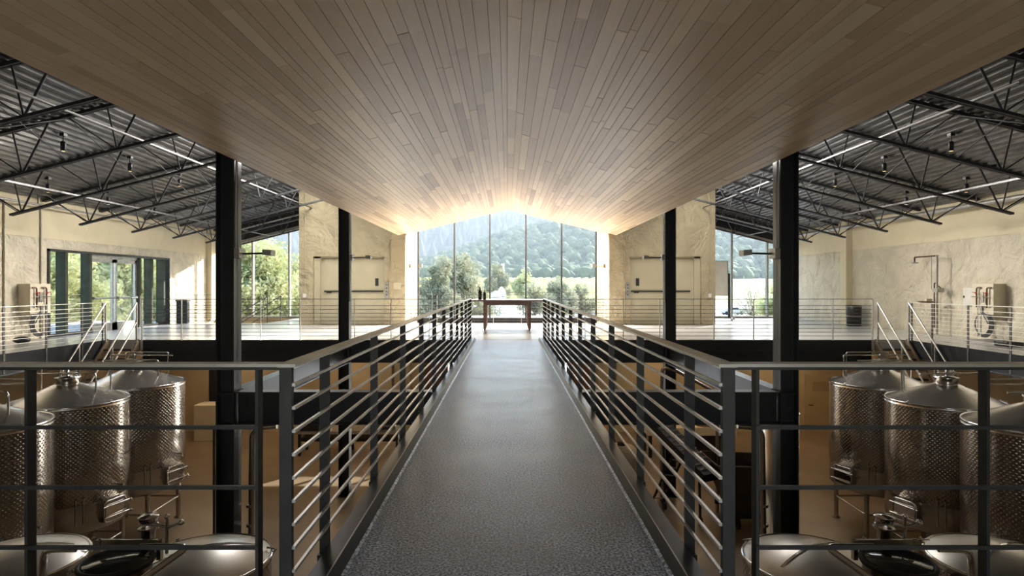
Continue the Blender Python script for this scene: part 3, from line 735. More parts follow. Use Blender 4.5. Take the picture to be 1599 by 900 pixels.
# ------------------------------------------------------------------ tall tanks
def tank(cx, cy, s, label, az):
    r = .965; t = thing('wine_tank', (cx, cy, LOW), label, 'tank', 'tall dimpled wine tanks')
    zb, zt = -3.03, -.76
    MB().lathe([(.1, zb - .16), (r - .06, zb - .03), (r, zb + .02), (r, zb + .50)], (cx, cy, 0), 64).build('base_band', 'steel', t)
    MB().lathe([(r, zb + .50), (r + .008, zb + .505), (r + .008, zb + 1.22)], (cx, cy, 0), 72).build('cooling_jacket', 'dimple', t)
    MB().lathe([(r + .008, zb + 1.235), (r + .008, zt - .06)], (cx, cy, 0), 72).build('cooling_jacket', 'dimple', t)
    MB().lathe([(r, zb + 1.20), (r + .001, zb + 1.25)], (cx, cy, 0), 64).lathe([(r + .008, zt - .06), (r, zt - .055), (r, zt)], (cx, cy, 0), 64).build('seam_band', 'steel', t)
    MB().tube([(cx + (r + .004) * math.cos(a), cy + (r + .004) * math.sin(a), zt) for a in [2 * PI * k / 64 for k in range(64)]], .018, 8, closed=True).build('rim', 'chrome', t)
    # lid: cone whose collar sits towards the outer side
    ox, oz = -s * -.0, .30; n = 64; mb = MB(); vs = []; rings = 6
    for i in range(rings + 1):
        f = i / rings; rr = (r - .01) * (1 - f) + .19 * f
        for k in range(n):
            a = 2 * PI * k / n; vs.append((cx + s * .12 * f + rr * math.cos(a), cy + .1 * f + rr * math.sin(a), zt + .005 + oz * f))
    fs = [(i * n + k, i * n + (k + 1) % n, (i + 1) * n + (k + 1) % n, (i + 1) * n + k) for i in range(rings) for k in range(n)]
    mb.add(vs, fs, True); lid = mb.build('lid', 'steel', t)
    nx, ny, nz = cx + s * .12, cy + .1, zt + oz
    MB().lathe([(.19, -.02), (.19, .10), (.215, .105), (.215, .13), (.001, .15)], (nx, ny, nz), 32).build('collar', 'chrome', t)
    mb = MB(); mb.box(nx - .02, nx + .02, ny - .02, ny + .02, nz + .14, nz + .34); mb.box(nx - .17, nx + .17, ny - .02, ny + .02, nz + .18, nz + .22); mb.tube([(nx - .16, ny, nz + .2), (nx - .2, ny, nz + .12)], .014, 6); mb.tube([(nx + .16, ny, nz + .2), (nx + .2, ny, nz + .12)], .014, 6)
    mb.build('lid_clamp', 'chrome', t)
    # overhead spray pipes
    z0 = nz + .16
    MB().tube(rounded([(nx - .6, ny - .12, z0 + .04), (nx + .1, ny - .12, z0 + .04), (nx + .62, ny - .12, z0 + .06), (nx + .62, ny - .12, zt + .1)], .09), .017, 8).build('spray_pipe', 'chrome', t)
    MB().tube(rounded([(nx - .7, ny + .25, zt + .08), (nx - .7, ny + .25, z0 + .12), (nx + .75, ny + .25, z0 + .12)], .06), .017, 8).build('spray_pipe', 'chrome', t)
    MB().tube(rounded([(nx - .5, ny + .5, zt + .08), (nx - .5, ny + .5, z0 + .16), (nx + .5, ny + .5, z0 + .16), (nx + .5, ny + .5, zt + .08)], .06), .014, 8).build('spray_pipe', 'chrome', t)
    mb = MB()
    for a in (az, az + PI * .8, az - PI * .6):
        mb.tube([(cx + (r + .0) * math.cos(a), cy + r * math.sin(a), zt - .02), (cx + (r + .05) * math.cos(a), cy + (r + .05) * math.sin(a), zt + .03), (cx + (r - .06) * math.cos(a), cy + (r - .06) * math.sin(a), zt + .05)], .012, 6)
    mb.build('rim_latch', 'chrome', t)
    # legs and braces
    lp = []
    for k in range(4):
        a = PI / 4 + k * PI / 2; x, y = cx + .86 * math.cos(a), cy + .86 * math.sin(a); lp.append((x, y))
        lg = MB().tube([(x, y, LOW + .03), (x, y, zb + .12)], .048, 16).build('leg', 'steel', t)
        MB().lathe([(.001, 0), (.09, 0), (.09, .015), (.045, .04), (.03, .12)], (x, y, LOW), 20).build('foot', 'steel', lg)
    for k in range(4):
        a, b_ = lp[k], lp[(k + 1) % 4]; MB().tube([(a[0], a[1], -3.5), (b_[0], b_[1], -3.5)], .02, 8).build('brace', 'steel', t)
    # rectangular manway low on the wall, facing az
    c, sn = math.cos(az), math.sin(az); rad = Vector((c, sn, 0)); tan = Vector((-sn, c, 0)); o = Vector((cx, cy, zb + .30))
    def pp(u, v, d): return o + tan * u + Vector((0, 0, v)) + rad * (r + d)
    q = rounded([pp(-.24, -.2, .02), pp(-.24, .2, .02), pp(.24, .2, .02), pp(.24, -.2, .02)], .07)
    def loop(w_, h_, d): return rounded([pp(0, -h_, d), pp(-w_, -h_, d), pp(-w_, h_, d), pp(w_, h_, d), pp(w_, -h_, d), pp(0, -h_, d)], .08)[:-1]
    mb = MB(); a_ = loop(.24, .2, -.1); b_ = loop(.24, .2, .08); c_ = loop(.19, .15, .08); n = len(a_)
    mb.add(a_ + b_ + c_, [(i, (i + 1) % n, n + (i + 1) % n, n + i) for i in range(n)] + [(n + i, n + (i + 1) % n, 2 * n + (i + 1) % n, 2 * n + i) for i in range(n)]); mw = mb.build('manway', 'steel', t)
    mb = MB(); mb.add(loop(.20, .16, .10) + loop(.2, .16, .07), [tuple(range(n))] + [(i, (i + 1) % n, n + (i + 1) % n, n + i) for i in range(n)]); mb.build('manway_door', 'chrome', mw)
    MB().tube(loop(.23, .19, .09), .014, 8, closed=True).build('manway_ring', 'chrome', mw)
    for v in (-.1, .1):
        MB().tube([pp(-.27, v, .12), pp(.30, v, .15)], .014, 8).tube([pp(.26, v - .045, .17), pp(.26, v + .045, .17)], .014, 8).tube([pp(.26, v, .12), pp(.26, v, .26)], .01, 8).build('clamp_bar', 'chrome', mw)
    # sample valve, drain valve, sight strips
    az2 = az + s * .0
    mb = MB(); v0 = .42; mb.tube([pp(.12, v0, -.02), pp(.12, v0, .16)], .018, 8); mb.tube([pp(.12, v0, .11), pp(.12, v0 + .1, .13)], .01, 6); mb.tube([pp(.12, v0, .14), pp(.12, v0 - .06, .15)], .014, 8)
    mb.build('valve', 'chrome', t)
    a3 = az - s * (-.9 if s < 0 else -.9) * (1 if s < 0 else 1)
    for da in (.5, .62):
        aa = az - s * -1 * da * (-1); aa = az + (da if s > 0 else -da)
        x, y = cx + (r + .015) * math.cos(aa), cy + (r + .015) * math.sin(aa)
        MB().tube([(x, y, zb + .15), (x, y, zb + .62)], .018, 8).build('level_tube', 'chrome', t)
    return t
TY = [9.6, 11.64, 13.72]
for s in (-1, 1):
    for k, y in enumerate(TY):
        tank(s * 8.3, y, s, 'tall dimpled steel wine tank on legs, %s in the %s row' % (['nearest', 'middle', 'farthest'][k], SIDE[s]), (-.25 if s < 0 else PI + .35))

# ------------------------------------------------------------------ low tanks
def low_tank(cx, cy, label):
    r = .69; t = thing('squat_tank', (cx, cy, LOW), label, 'tank', 'low dimpled tanks below the near railing'); zt = -1.55
    MB().lathe([(r, -3.7), (r, -3.2)], (cx, cy, 0), 56).build('base_band', 'steel', t)
    MB().lathe([(r + .004, -3.2), (r + .004, zt - .06)], (cx, cy, 0), 64).build('cooling_jacket', 'dimple', t)
    MB().lathe([(r, zt - .06), (r, zt)], (cx, cy, 0), 56).build('top_band', 'chrome', t)
    MB().tube([(cx + (r + .004) * math.cos(a), cy + (r + .004) * math.sin(a), zt) for a in [2 * PI * k / 64 for k in range(64)]], .02, 8, closed=True).build('rim', 'chrome', t)
    lid = MB().lathe([(.001, .15), (.1, .148), (.3, .12), (.5, .07), (.62, .03), (r - .005, 0)], (cx, cy, zt + .005), 64).build('lid', 'satin', t)
    mb = MB()
    for i in range(8):
        u0, u1 = -.62 + i * .155, -.62 + (i + 1) * .155
        f = lambda u: .15 * (1 - (abs(u) / .69) ** 2) + .012
        mb.bar((cx + u0 * .8, cy + u0 * .5, zt + f(u0)), (cx + u1 * .8, cy + u1 * .5, zt + f(u1)), .03, .008)
    mb.build('lid_seam', 'chrome', lid)
    for k in range(4):
        a = PI / 4 + k * PI / 2; MB().tube([(cx + .58 * math.cos(a), cy + .58 * math.sin(a), LOW), (cx + .58 * math.cos(a), cy + .58 * math.sin(a), -3.6)], .04, 12).build('leg', 'steel', t)
    MB().lathe([(.001, -3.75), (.6, -3.72), (r, -3.7)], (cx, cy, 0), 48).build('floor_plate', 'steel', t)
    for a in (.35, 2.4): MB().tube([(cx + r * math.cos(a), cy + r * math.sin(a), zt - .05), (cx + (r + .05) * math.cos(a), cy + (r + .05) * math.sin(a), zt + .02), (cx + (r - .05) * math.cos(a), cy + (r - .05) * math.sin(a), zt + .05)], .014, 6).build('rim_latch', 'chrome', t)
    return t
M['satin'] = noisy(mat('satin tank lid', rough=.34, metal=.9), (.76, .72, .65), (.80, .76, .69), 4)
for s in (-1, 1):
    low_tank(s * 3.28, 6.6, 'low steel tank with domed satin lid, nearest bridge on %s' % SIDE[s])
    low_tank(s * 5.32, 6.6, 'low steel tank with domed satin lid at %s picture edge' % SIDE[s])
    # manway tank in front, its collar and pipe frame
    cx, cy, zt = s * 4.05, 5.28, -1.62
    t = thing('manway_tank', (cx, cy, LOW), 'low steel tank with black round manway lid and pipe frame at %s' % SIDE[s], 'tank', 'low tanks with black manway lids')
    r = .66
    MB().lathe([(r, -3.7), (r, zt)], (cx, cy, 0), 56).build('body', 'dimple', t)
    MB().lathe([(.001, .2), (.3, .18), (.5, .10), (r, 0)], (cx, cy, zt), 48).build('shoulder', 'satin', t)
    MB().lathe([(.001, -3.72), (r, -3.7)], (cx, cy, 0), 48).build('floor_plate', 'steel', t)
    for k in range(4):
        a = PI / 4 + k * PI / 2; MB().tube([(cx + .55 * math.cos(a), cy + .55 * math.sin(a), LOW), (cx + .55 * math.cos(a), cy + .55 * math.sin(a), -3.68)], .04, 12).build('leg', 'steel', t)
    mx, my = (s * 3.62, 5.68); zz = EYE - (880 - 446) * my / F
    cl = MB().lathe([(.29, zt - .2 - zz), (.29, -.03), (.31, -.02)], (mx, my, zz), 40).build('manway_collar', 'steel', t)
    MB().lathe([(.001, .035), (.27, .03), (.275, .022), (.001, .022)], (mx, my, zz), 40).build('manway_lid', 'darkglass', cl)
    MB().tube([(mx + .3 * math.cos(a), my + .3 * math.sin(a), zz + .01) for a in [2 * PI * k / 48 for k in range(48)]], .024, 10, closed=True).build('gasket_ring', 'rubber', cl)
    # arm over the lid, vent cup, wing clamp
    MB().box(*sorted((mx - s * .32, mx + s * .30)), my + .18, my + .21, zz + .08, zz + .14).box(mx - .31, mx - .27, my + .17, my + .22, zz - .05, zz + .14).box(mx + .27, mx + .31, my + .17, my + .22, zz - .05, zz + .14).build('hinge_arm', 'steel', cl)
    vx, vy = mx - s * -.12, my + .3; vx = mx - s * .12
    if s > 0: vx = mx + .06
    MB().lathe([(.001, .0), (.05, .0), (.05, .12), (.065, .13), (.062, .22), (.10, .23), (.10, .25), (.085, .26), (.085, .33), (.095, .335), (.095, .35), (.001, .36)], (vx, vy, zz - .02), 24).build('vent_cup', 'chrome', cl)
    wx, wy, wz = mx - s * -.0 + (.30 if s < 0 else .26), my + .3, zz + .16
    mb = MB(); mb.tube([(wx - .14, wy, wz + .1), (wx - .03, wy, wz + .06), (wx + .03, wy, wz + .06), (wx + .14, wy, wz + .1)], .014, 8); mb.tube([(wx, wy, wz - .2), (wx, wy, wz + .14)], .016, 8); mb.ball((wx - .14, wy, wz + .1), .032); mb.ball((wx + .14, wy, wz + .1), .032); mb.ball((wx, wy, wz + .16), .026)
    mb.build('wing_clamp', 'chrome', cl)
    zf = zz + .16
    MB().tube(rounded([(mx - s * -.30, my + .12, zf - .03), (mx - s * -.0 + s * .0, my + .12, zf - .03)], .01), .012, 6) if 0 else None
    MB().tube(rounded([(mx + s * .62, 5.6, zf - .9), (mx + s * .62, 5.6, zf), (mx + s * .33, 5.62, zf)], .10), .030, 12).build('pipe_frame', 'chrome', t)
    MB().tube(rounded([(mx - s * .26, 5.62, zf + .02), (mx - s * .70, 5.62, zf + .02), (mx - s * .30, 4.9, zf - .22), (mx - s * .1, 4.7, zf - .45)], .09), .030, 12).build('pipe_frame', 'chrome', t)

# bent pipes and small vessel around the near columns
for s in (-1, 1):
    t = thing('drain_pipe', (s * 4.0, 9.5, LOW), 'bent steel pipe dropping beside the near %s column' % SIDE[s], 'pipe')
    MB().tube(rounded([(s * 3.55, 9.45, -.75), (s * 3.93, 9.45, -.78), (s * 3.97, 9.45, LOW)], .25), .045, 12).build('pipe', 'steel', t)
    for z in (-2.0, -2.3): MB().tube([(s * 3.97, 9.45, z), (s * 3.97, 9.45, z + .04)], .058, 12).build('coupling', 'chrome', t)
cx, cy = 4.42, 9.9
t = thing('slim_vessel', (cx, cy, LOW), 'slim plain steel cylinder standing behind the near right column', 'tank')
MB().lathe([(.27, 0), (.27, 3.35), (.001, 3.36)], (cx, cy, LOW), 40).build('body', 'steel', t)
MB().tube([(cx + .275 * math.cos(a), cy + .275 * math.sin(a), LOW + 3.36) for a in [2 * PI * k / 40 for k in range(40)]], .014, 8, closed=True).build('rim', 'chrome', t)
t = thing('service_pipe', (-4.45, 9.3, LOW), 'thin dark vertical pipe left of the near left column', 'pipe')
MB().tube([(-4.45, 9.3, LOW), (-4.45, 9.3, -.75)], .018, 8).build('pipe', 'post', t)
MB().tube([(-4.45, 9.3, -.75), (-4.38, 9.3, -.66)], .018, 8).ball((-4.45, 9.3, -.75), .03).build('elbow', 'post', t)

# ------------------------------------------------------------------ things on the landing
t = thing('high_table', (0, 19.8, 0), 'long dark walnut high table at end of bridge', 'table')
MB().box(-1.16, 1.16, 19.0, 20.6, .92, .965).build('tabletop', 'darkwood', t, bevel=.006)
mb = MB(); mb.box(-.66, .64, 19.12, 19.15, .80, .92); mb.box(-.66, .64, 20.42, 20.45, .80, .92); mb.build('apron', 'darkwood', t)
for x in (-.70, .70):
    for y in (19.15, 20.42):
        lg = MB().box(x - .045, x + .045, y - .045, y + .045, .07, .92).build('leg', 'darkwood', t)
        MB().tube([(x - .02, y, .035), (x + .02, y, .035)], .035, 14).box(x - .03, x + .03, y - .01, y + .01, .04, .075).build('caster', 'rubber', lg)
for x, y, h, lab in ((-.86, 19.4, 1.25, 'taller dark wine bottle on the high table, leftmost'), (-.71, 19.25, 1.0, 'shorter dark wine bottle standing right of the tall one')):
    k = h; t = thing('wine_bottle', (x, y, .965), lab, 'bottle', 'bottles on the high table')
    MB().lathe([(.001, 0), (.046 * k, 0), (.048 * k, .01), (.048 * k, .20 * k), (.040 * k, .225 * k), (.018 * k, .26 * k), (.015 * k, .30 * k)], (x, y, .965), 24).build('body', 'bottle', t)
    MB().lathe([(.017 * k, .27 * k), (.018 * k, .325 * k), (.001, .33 * k)], (x, y, .965), 20).build('capsule', 'bin', t)
# rolling board at right glazing
t = thing('rolling_board', (8.75, 25.0, 0), 'grey paper flip board on wheeled stand by right glazing', 'board')
MB().box(8.2, 9.02, 25.0, 25.03, 1.0, 2.42).build('board', 'mull', t)
mb = MB(); mb.add([(8.22, 24.98, 2.40), (8.98, 24.98, 2.40), (8.98, 24.93, 1.02), (8.22, 24.96, 1.0), (8.22, 24.995, 2.40), (8.98, 24.995, 2.40), (8.98, 24.945, 1.02), (8.22, 24.975, 1.0)], [(0, 1, 2, 3), (4, 7, 6, 5), (0, 4, 5, 1), (1, 5, 6, 2), (2, 6, 7, 3), (3, 7, 4, 0)]); mb.build('paper', 'paper', t)
MB().box(9.02, 9.10, 25.0, 25.06, .08, 1.9).box(8.2, 8.26, 25.0, 25.06, .08, 1.2).build('stand', 'mull', t)
for x in (9.06, 8.23):
    mb = MB(); mb.bar((x - .05, 24.7, .1), (x + .35 if x > 9 else x, 25.35, .1), .05, .04); mb.build('foot', 'mull', t)
    for y in (24.72, 25.33): MB().tube([(x - .02 + (.3 if (x > 9 and y > 25) else 0), y, .035), (x + .02 + (.3 if (x > 9 and y > 25) else 0), y, .035)], .035, 12).build('caster', 'bin', t)
# bins
t = thing('waste_bin', (12.1, 21.4, 0), 'black ribbed waste bin standing against the right wall', 'bin')
MB().lathe([(.001, 0), (.21, 0), (.235, .02), (.25, .72), (.24, .73), (.2, .6), (.001, .58)], (12.1, 21.4, 0), 28).build('body', 'bin', t)
for z in (.06, .35, .68): MB().tube([(12.1 + .252 * math.cos(a), 21.4 + .252 * math.sin(a), z) for a in [2 * PI * k / 28 for k in range(28)]], .016, 8, closed=True).build('band', 'galv', t)
t = thing('waste_bin', (-12.05, 22.9, 0), 'dark waste bin standing beside the left wall glazing', 'bin')
MB().box(-12.25, -11.85, 22.68, 22.88, 0, .82).build('body', 'bin', t, bevel=.02); MB().box(-12.27, -11.83, 22.66, 22.9, .82, .88).build('lid', 'mull', t, bevel=.01)

# hose boards
def hose_board(s, y0):
    xw = s * WX; t = thing('hose_station', (xw, y0, .6), 'cream utility board with valves and coiled hose on %s wall' % SIDE[s], 'hose station')
    q = lambda u0, u1: sorted((xw - s * u0, xw - s * u1))
    MB().box(*q(.002, .32), y0 - .35, y0 + .35, .68, 1.46).build('board', 'cream_box', t, bevel=.005)
    xf = xw - s * .32
    # pipes are on the face turned to the camera (-Y) and the face turned to the hall
    for dy, h in ((-.22, 1.36), (.12, 1.36)):
        MB().tube(rounded([(xf - s * .03, y0 + dy - .1, h), (xf - s * .05, y0 + dy + .02, h), (xf - s * .05, y0 + dy + .02, .85)], .05), .018, 8).build('pipe', 'copper', t)
        MB().ball((xf - s * .06, y0 + dy + .02, 1.22), .03).tube([(xf - s * .06, y0 + dy + .02, 1.22), (xf - s * .06, y0 + dy + .15, 1.24)], .01, 6).build('valve', 'red', t)
    MB().tube([(xf - s * .06, y0 - .3, 1.12), (xf - s * .06, y0 + .3, 1.12)], .012, 8).tube([(xf - s * .07, y0 - .08, .98), (xf - s * .07, y0 - .08, 1.24)], .04, 10).build('mixer', 'chrome', t)
    MB().tube([(xf - s * .05, y0 - .28, .9), (xf - s * .05, y0 + .2, .9)], .014, 8).build('pipe', 'chrome', t)
    MB().tube([(xf - s * .05, y0 - .0, .9), (xf - s * .05, y0, .1)], .02, 8).tube([(xf - s * .05, y0 + .1, .9), (xf - s * .05, y0 + .1, .1)], .014, 8).build('pipe', 'chrome', t)
    mb = MB()
    for k in range(5):
        rr = .30 - .015 * k; mb.tube([(xf - s * (.06 + .014 * k) + s * .1, y0 + rr * math.cos(a), .42 + rr * 1.1 * math.sin(a)) for a in [2 * PI * i / 36 for i in range(36)]], .014, 8, closed=True)
    mb.tube(rounded([(xf - s * .05, y0 - .05, .9), (xf - s * .1, y0 - .12, .7), (xf - s * .08, y0 - .28, .45)], .1), .014, 8)
    mb.build('hose', 'hose', t)
    MB().box(*q(0, .1), y0 - .05, y0 + .05, .66, .76).build('hose_hook', 'galv', t)
hose_board(-1, 16.0); hose_board(1, 15.7)
# shower and basin on the right wall
xw = WX
t = thing('safety_shower', (12.3, 17.8, 0), 'safety shower post with overhead arm and eyewash basin', 'shower')
zt = EYE + (446 - 396) * 12.2 / 672
MB().tube(rounded([(12.2, 17.4, .02), (12.2, 17.4, 2.28)], .02), .032, 10).build('post', 'galv', t)
MB().tube(rounded([(12.2, 17.4, 2.26), (12.2, 18.35, 2.26), (12.2, 18.35, 2.12)], .03), .022, 8).build('arm', 'copper', t)
MB().lathe([(.001, .0), (.09, -.02), (.10, -.04), (.001, -.045)], (12.2, 18.35, 2.12), 20).build('shower_head', 'galv', t)
MB().tube([(12.2, 17.62, 2.26), (12.2, 17.62, 1.3)], .006, 6).build('pull_rod', 'thinbar', t)
MB().lathe([(.001, .02), (.12, .02), (.22, .08), (.225, .09), (.2, .085), (.11, .04), (.001, .04)], (12.0, 17.55, .88), 28).build('basin', 'bronze', t)
MB().tube(rounded([(12.2, 17.4, 1.3), (12.35, 17.4, 1.3), (12.35, 17.72, 1.5), (12.35, 17.72, .2)], .05), .018, 8).build('supply_pipe', 'copper', t)
MB().box(12.14, 12.34, 17.3, 17.5, 1.22, 1.34).build('valve_block', 'galv', t); MB().box(11.98, 12.14, 17.5, 17.6, .96, 1.04).build('eyewash', 'cream_box', t)
t = thing('electric_cabinet', (12.45, 16.4, 1), 'small white electric cabinet on right wall between shower and hose board', 'cabinet')
MB().box(12.38, 12.5, 16.25, 16.65, .88, 1.35).build('body', 'white_box', t, bevel=.004); MB().box(12.37, 12.38, 16.27, 16.63, .90, 1.33).build('door', 'white_box', t); MB().box(12.355, 12.37, 16.58, 16.61, 1.08, 1.14).build('handle', 'black', t)
tag(MB().box(11.6, 12.3, 14.3, 15.6, 0, .05).build('floor_mat', 'galv'), 'pale flat tray on walkway floor below right hose board', 'tray')
tag(MB().box(11.5, 11.9, 14.1, 14.5, 0, .12).build('valve_box', 'bin', bevel=.02), 'small black box on right walkway near the pale tray', 'box')
tag(MB().ball((-11.8, 14.9, .09), .16, 14, 8, (1.2, 1, .55)).build('floor_drain_cover', 'bin'), 'low black rounded lump on left walkway by railing', 'cover')

# ------------------------------------------------------------------ lower level things
for s, xd in ((1, 11.6), (1, 3.98), (-1, -4.22)):
    t = thing('lower_door', (xd, yw, LOW), {11.6: 'tan door with plaque at far right of the lower level', 3.98: 'tall cream lower door right of the bridge', -4.22: 'tall cream lower door left of the bridge'}[xd], 'door')
    wd = .62 if abs(xd) < 5 else .58; zt_ = -.62 if abs(xd) < 5 else -1.85
    if abs(xd) < 5:
        for k in (-1, 1): 
            lf = MB().box(xd + k * .315 - .31, xd + k * .315 + .31, yw - .06, yw - .005, LOW, zt_).build('door_leaf', 'door', t)
            MB().tube([(xd + k * .03 - .0, yw - .09, -2.9), (xd + k * .03, yw - .09, -.7)], .018, 8).build('pull_handle', 'chrome', lf)
    else:
        lf = MB().box(xd - wd, xd + wd, yw - .05, yw - .005, LOW, zt_).build('door_leaf', 'door_dim', t)
        MB().tube([(xd - .45, yw - .06, -3.0), (xd - .45, yw - .12, -3.0), (xd - .33, yw - .12, -3.0)], .018, 8).build('handle', 'black', lf)
        MB().box(xd - .3, xd + .3, yw - .06, yw - .05, -2.5, -2.15).build('plaque', 'plaque', lf)
tag(MB().box(-11.0, -10.3, yw - .1, yw - .005, LOW, -1.7).build('dark_cabinet', 'black', bevel=.01), 'tall black cabinet against the lower left back wall', 'cabinet')
tag(MB().box(-10.9, -10.1, 21.3, 22.0, LOW, LOW + 1.25).build('pale_bin', 'cream_box', bevel=.02), 'pale square storage bin before lower left wall', 'bin')
for s in (-1, 1):
    tag(MB().box(*sorted((s * 2.2, s * 3.2)), yw - .04, yw - .005, LOW, -.62).build('wall_panel', 'redbrown'), 'red brown panel under the landing %s of bridge' % SIDE[s], 'panel')
# left: low sorting table with crate
t = thing('sorting_table', (-5, 19.9, LOW), 'low dark steel sorting table under left landing', 'table')
MB().box(-6.7, -3.4, 19.4, 20.3, -3.30, -3.22).build('tabletop', 'galv', t); MB().box(-6.6, -3.5, 19.5, 20.2, -3.55, -3.45).build('shelf', 'black', t)
for x in (-6.6, -5.1, -3.5):
    for y in (19.48, 20.22): MB().box(x - .04, x + .04, y - .04, y + .04, LOW, -3.3).build('leg', 'black', t)
tag(MB().box(-5.2, -4.5, 19.5, 20.1, -3.22, -2.95).build('crate', 'cream_box', bevel=.01), 'pale crate on the low sorting table', 'crate')
tag(MB().box(-6.6, -6.0, 19.5, 20.1, -3.22, -3.02).build('crate', 'black', bevel=.01), 'black crate on left end of the low sorting table', 'crate')
t = thing('hand_pump', (-4.0, 19.8, -3.22), 'small steel pump on right end of sorting table', 'pump')
MB().tube([(-4.3, 19.8, -3.05), (-3.7, 19.8, -3.05)], .12, 18).build('motor', 'galv', t); MB().box(-4.25, -3.75, 19.7, 19.9, -3.22, -3.14).build('foot', 'black', t); MB().tube([(-3.7, 19.8, -3.05), (-3.6, 19.8, -3.05)], .16, 18).build('volute', 'steel', t)
# right: bench, barrel, conveyor, ladder frame, hopper
t = thing('workbench', (5.9, 19.6, LOW), 'long pale workbench under right landing', 'workbench')
MB().box(4.4, 7.2, 19.2, 20.2, -3.3, -3.05).build('benchtop', 'cream_box', t, bevel=.01); MB().box(5.3, 7.0, 19.3, 20.1, LOW, -3.3).build('cupboard', 'black', t)
for x in (4.5,): 
    for y in (19.3, 20.1): MB().box(x - .05, x + .05, y - .05, y + .05, LOW, -3.3).build('leg', 'black', t)
t = thing('tub', (6.3, 19.6, -3.05), 'round tan tub standing on the pale workbench', 'tub')
MB().lathe([(.001, 0), (.3, 0), (.36, .35), (.38, .36), (.34, .34), (.001, .05)], (6.3, 19.6, -3.05), 28).build('body', 'plaque', t)
t = thing('inclined_conveyor', (5.3, 16.0, LOW), 'dark inclined grape conveyor on wheels right of the bridge', 'conveyor')
a, b_ = Vector((3.68, 15.2, -1.98)), Vector((4.52, 13.6, -2.85))
mb = MB(); mb.bar(a, b_, .5, .22); mb.build('trough', 'post', t)
mb = MB()
for k in range(12): 
    p = a.lerp(b_, (k + .5) / 12); d = (b_ - a).normalized().cross(Vector((0, 0, 1))).normalized(); mb.bar(p - d * .24 + Vector((0, 0, .13)), p + d * .24 + Vector((0, 0, .13)), .02, .06)
mb.build('cleats', 'galv', t)
MB().tube([(3.8, 14.9, -2.1), (3.8, 14.8, LOW + .1)], .03, 8).build('support', 'post', t)
MB().tube([(4.35, 13.9, -2.7), (4.35, 13.8, LOW + .1)], .03, 8).build('support', 'post', t)
for x, y in ((3.8, 14.8), (4.35, 13.8)): MB().tube([(x - .03, y, LOW + .1), (x + .03, y, LOW + .1)], .1, 16).build('wheel', 'rubber', t)
MB().box(3.45, 3.85, 15.15, 15.5, -2.05, -1.75).build('discharge_head', 'galv', t)
t = thing('tube_rail', (3.9, 15.5, -.9), 'pale bent tube frame beneath the far beam right of bridge', 'frame')
MB().tube(rounded([at(1033, 612, 15.4), at(1034, 574, 15.4), at(1052, 577, 15.3), at(1120, 614, 14.6)], .15), .045, 10).build('tube', 'steel', t)
MB().tube(rounded([at(1072, 582, 15.3), at(1120, 606, 14.6)], .05), .02, 8).build('tube', 'bronze', t)
MB().tube([at(1033, 612, 15.4), (at(1033, 612, 15.4).x, 15.4, LOW)], .04, 10).build('support', 'steel', t)
MB().tube([at(1120, 614, 14.6), (at(1120, 614, 14.6).x, 14.6, LOW)], .04, 10).build('support', 'steel', t)
t = thing('pallet_jack_ladder', (3.8, 14.5, LOW), 'dark ladder leaning low beside the bridge at right', 'ladder'); t.name = 'ladder'; WL['ladder'] = Vector((3.8, 14.5, LOW))
p0, p1 = at(1018, 784, 15.25), at(1056, 700, 15.55); q0, q1 = at(1034, 784, 15.25), at(1072, 704, 15.55)
for a, b_ in ((p0, p1), (q0, q1)): a = Vector(a); MB().bar(a + Vector((0, 0, LOW - a.z)) if False else a, b_, .03, .05).build('rail', 'post', t)
for k in range(7): f = (k + .5) / 7; MB().bar(p0.lerp(p1, f), q0.lerp(q1, f), .03, .03).build('rung', 'galv', t)
for a in (p0, q0): MB().box(a.x - .02, a.x + .02, a.y - .02, a.y + .02, LOW, a.z).build('foot', 'post', t)
t = thing('hopper_cart', (5.35, 13.9, LOW), 'dark tapered dumping hopper on casters right of the bridge', 'hopper')
hx0, hx1, hy0, hy1, zt_, zm = 4.62, 6.15, 13.4, 14.7, -2.55, -3.65
mb = MB(); vs = [(hx0, hy0, zt_), (hx1, hy0, zt_ - .05), (hx1, hy1, zt_ - .05), (hx0, hy1, zt_), (hx0 + .45, hy0 + .2, zm), (hx1 - .15, hy0 + .2, zm), (hx1 - .15, hy1 - .2, zm), (hx0 + .45, hy1 - .2, zm)]
vi = [(v_[0] + (.02 if v_[0] < 5.4 else -.02), v_[1] + (.02 if v_[1] < 14 else -.02), v_[2] + .0 + (.03 if i > 3 else 0)) for i, v_ in enumerate(vs)]
mb.add(vs + vi, [(0, 1, 5, 4), (1, 2, 6, 5), (2, 3, 7, 6), (3, 0, 4, 7), (4, 5, 6, 7), (8, 12, 13, 9), (9, 13, 14, 10), (10, 14, 15, 11), (11, 15, 12, 8), (12, 15, 14, 13), (0, 8, 9, 1), (1, 9, 10, 2), (2, 10, 11, 3), (3, 11, 8, 0)])
mb.build('bin', 'hopper', t)
MB().box(hx0 + .3, hx1 - .1, hy0 + .15, hy0 + .22, -3.75, -3.65).box(hx0 + .3, hx1 - .1, hy1 - .22, hy1 - .15, -3.75, -3.65).build('chassis', 'post', t)
MB().tube([(hx0, hy0, zt_), (hx1, hy0, zt_ - .05)], .03, 8).build('lip', 'hopper', t)
for x in (hx0 + .5, hx1 - .3):
    for y in (hy0 + .2, hy1 - .2): MB().tube([(x - .03, y, LOW + .12), (x + .03, y, LOW + .12)], .12, 18).box(x - .04, x + .04, y - .02, y + .02, LOW + .1, -3.7).build('caster', 'rubber', t)
tag(MB().ball(at(944, 664, 19.0) + Vector((0, 0, -.0)), .22, 14, 8, (1, 1, .8)).tube([at(944, 664, 19.0), (at(944, 664, 19.0).x, 19.0, LOW)], .05, 8).build('traffic_cone', 'orange'), 'orange cone shape low beside the bridge kerb at right', 'cone') if 0 else None
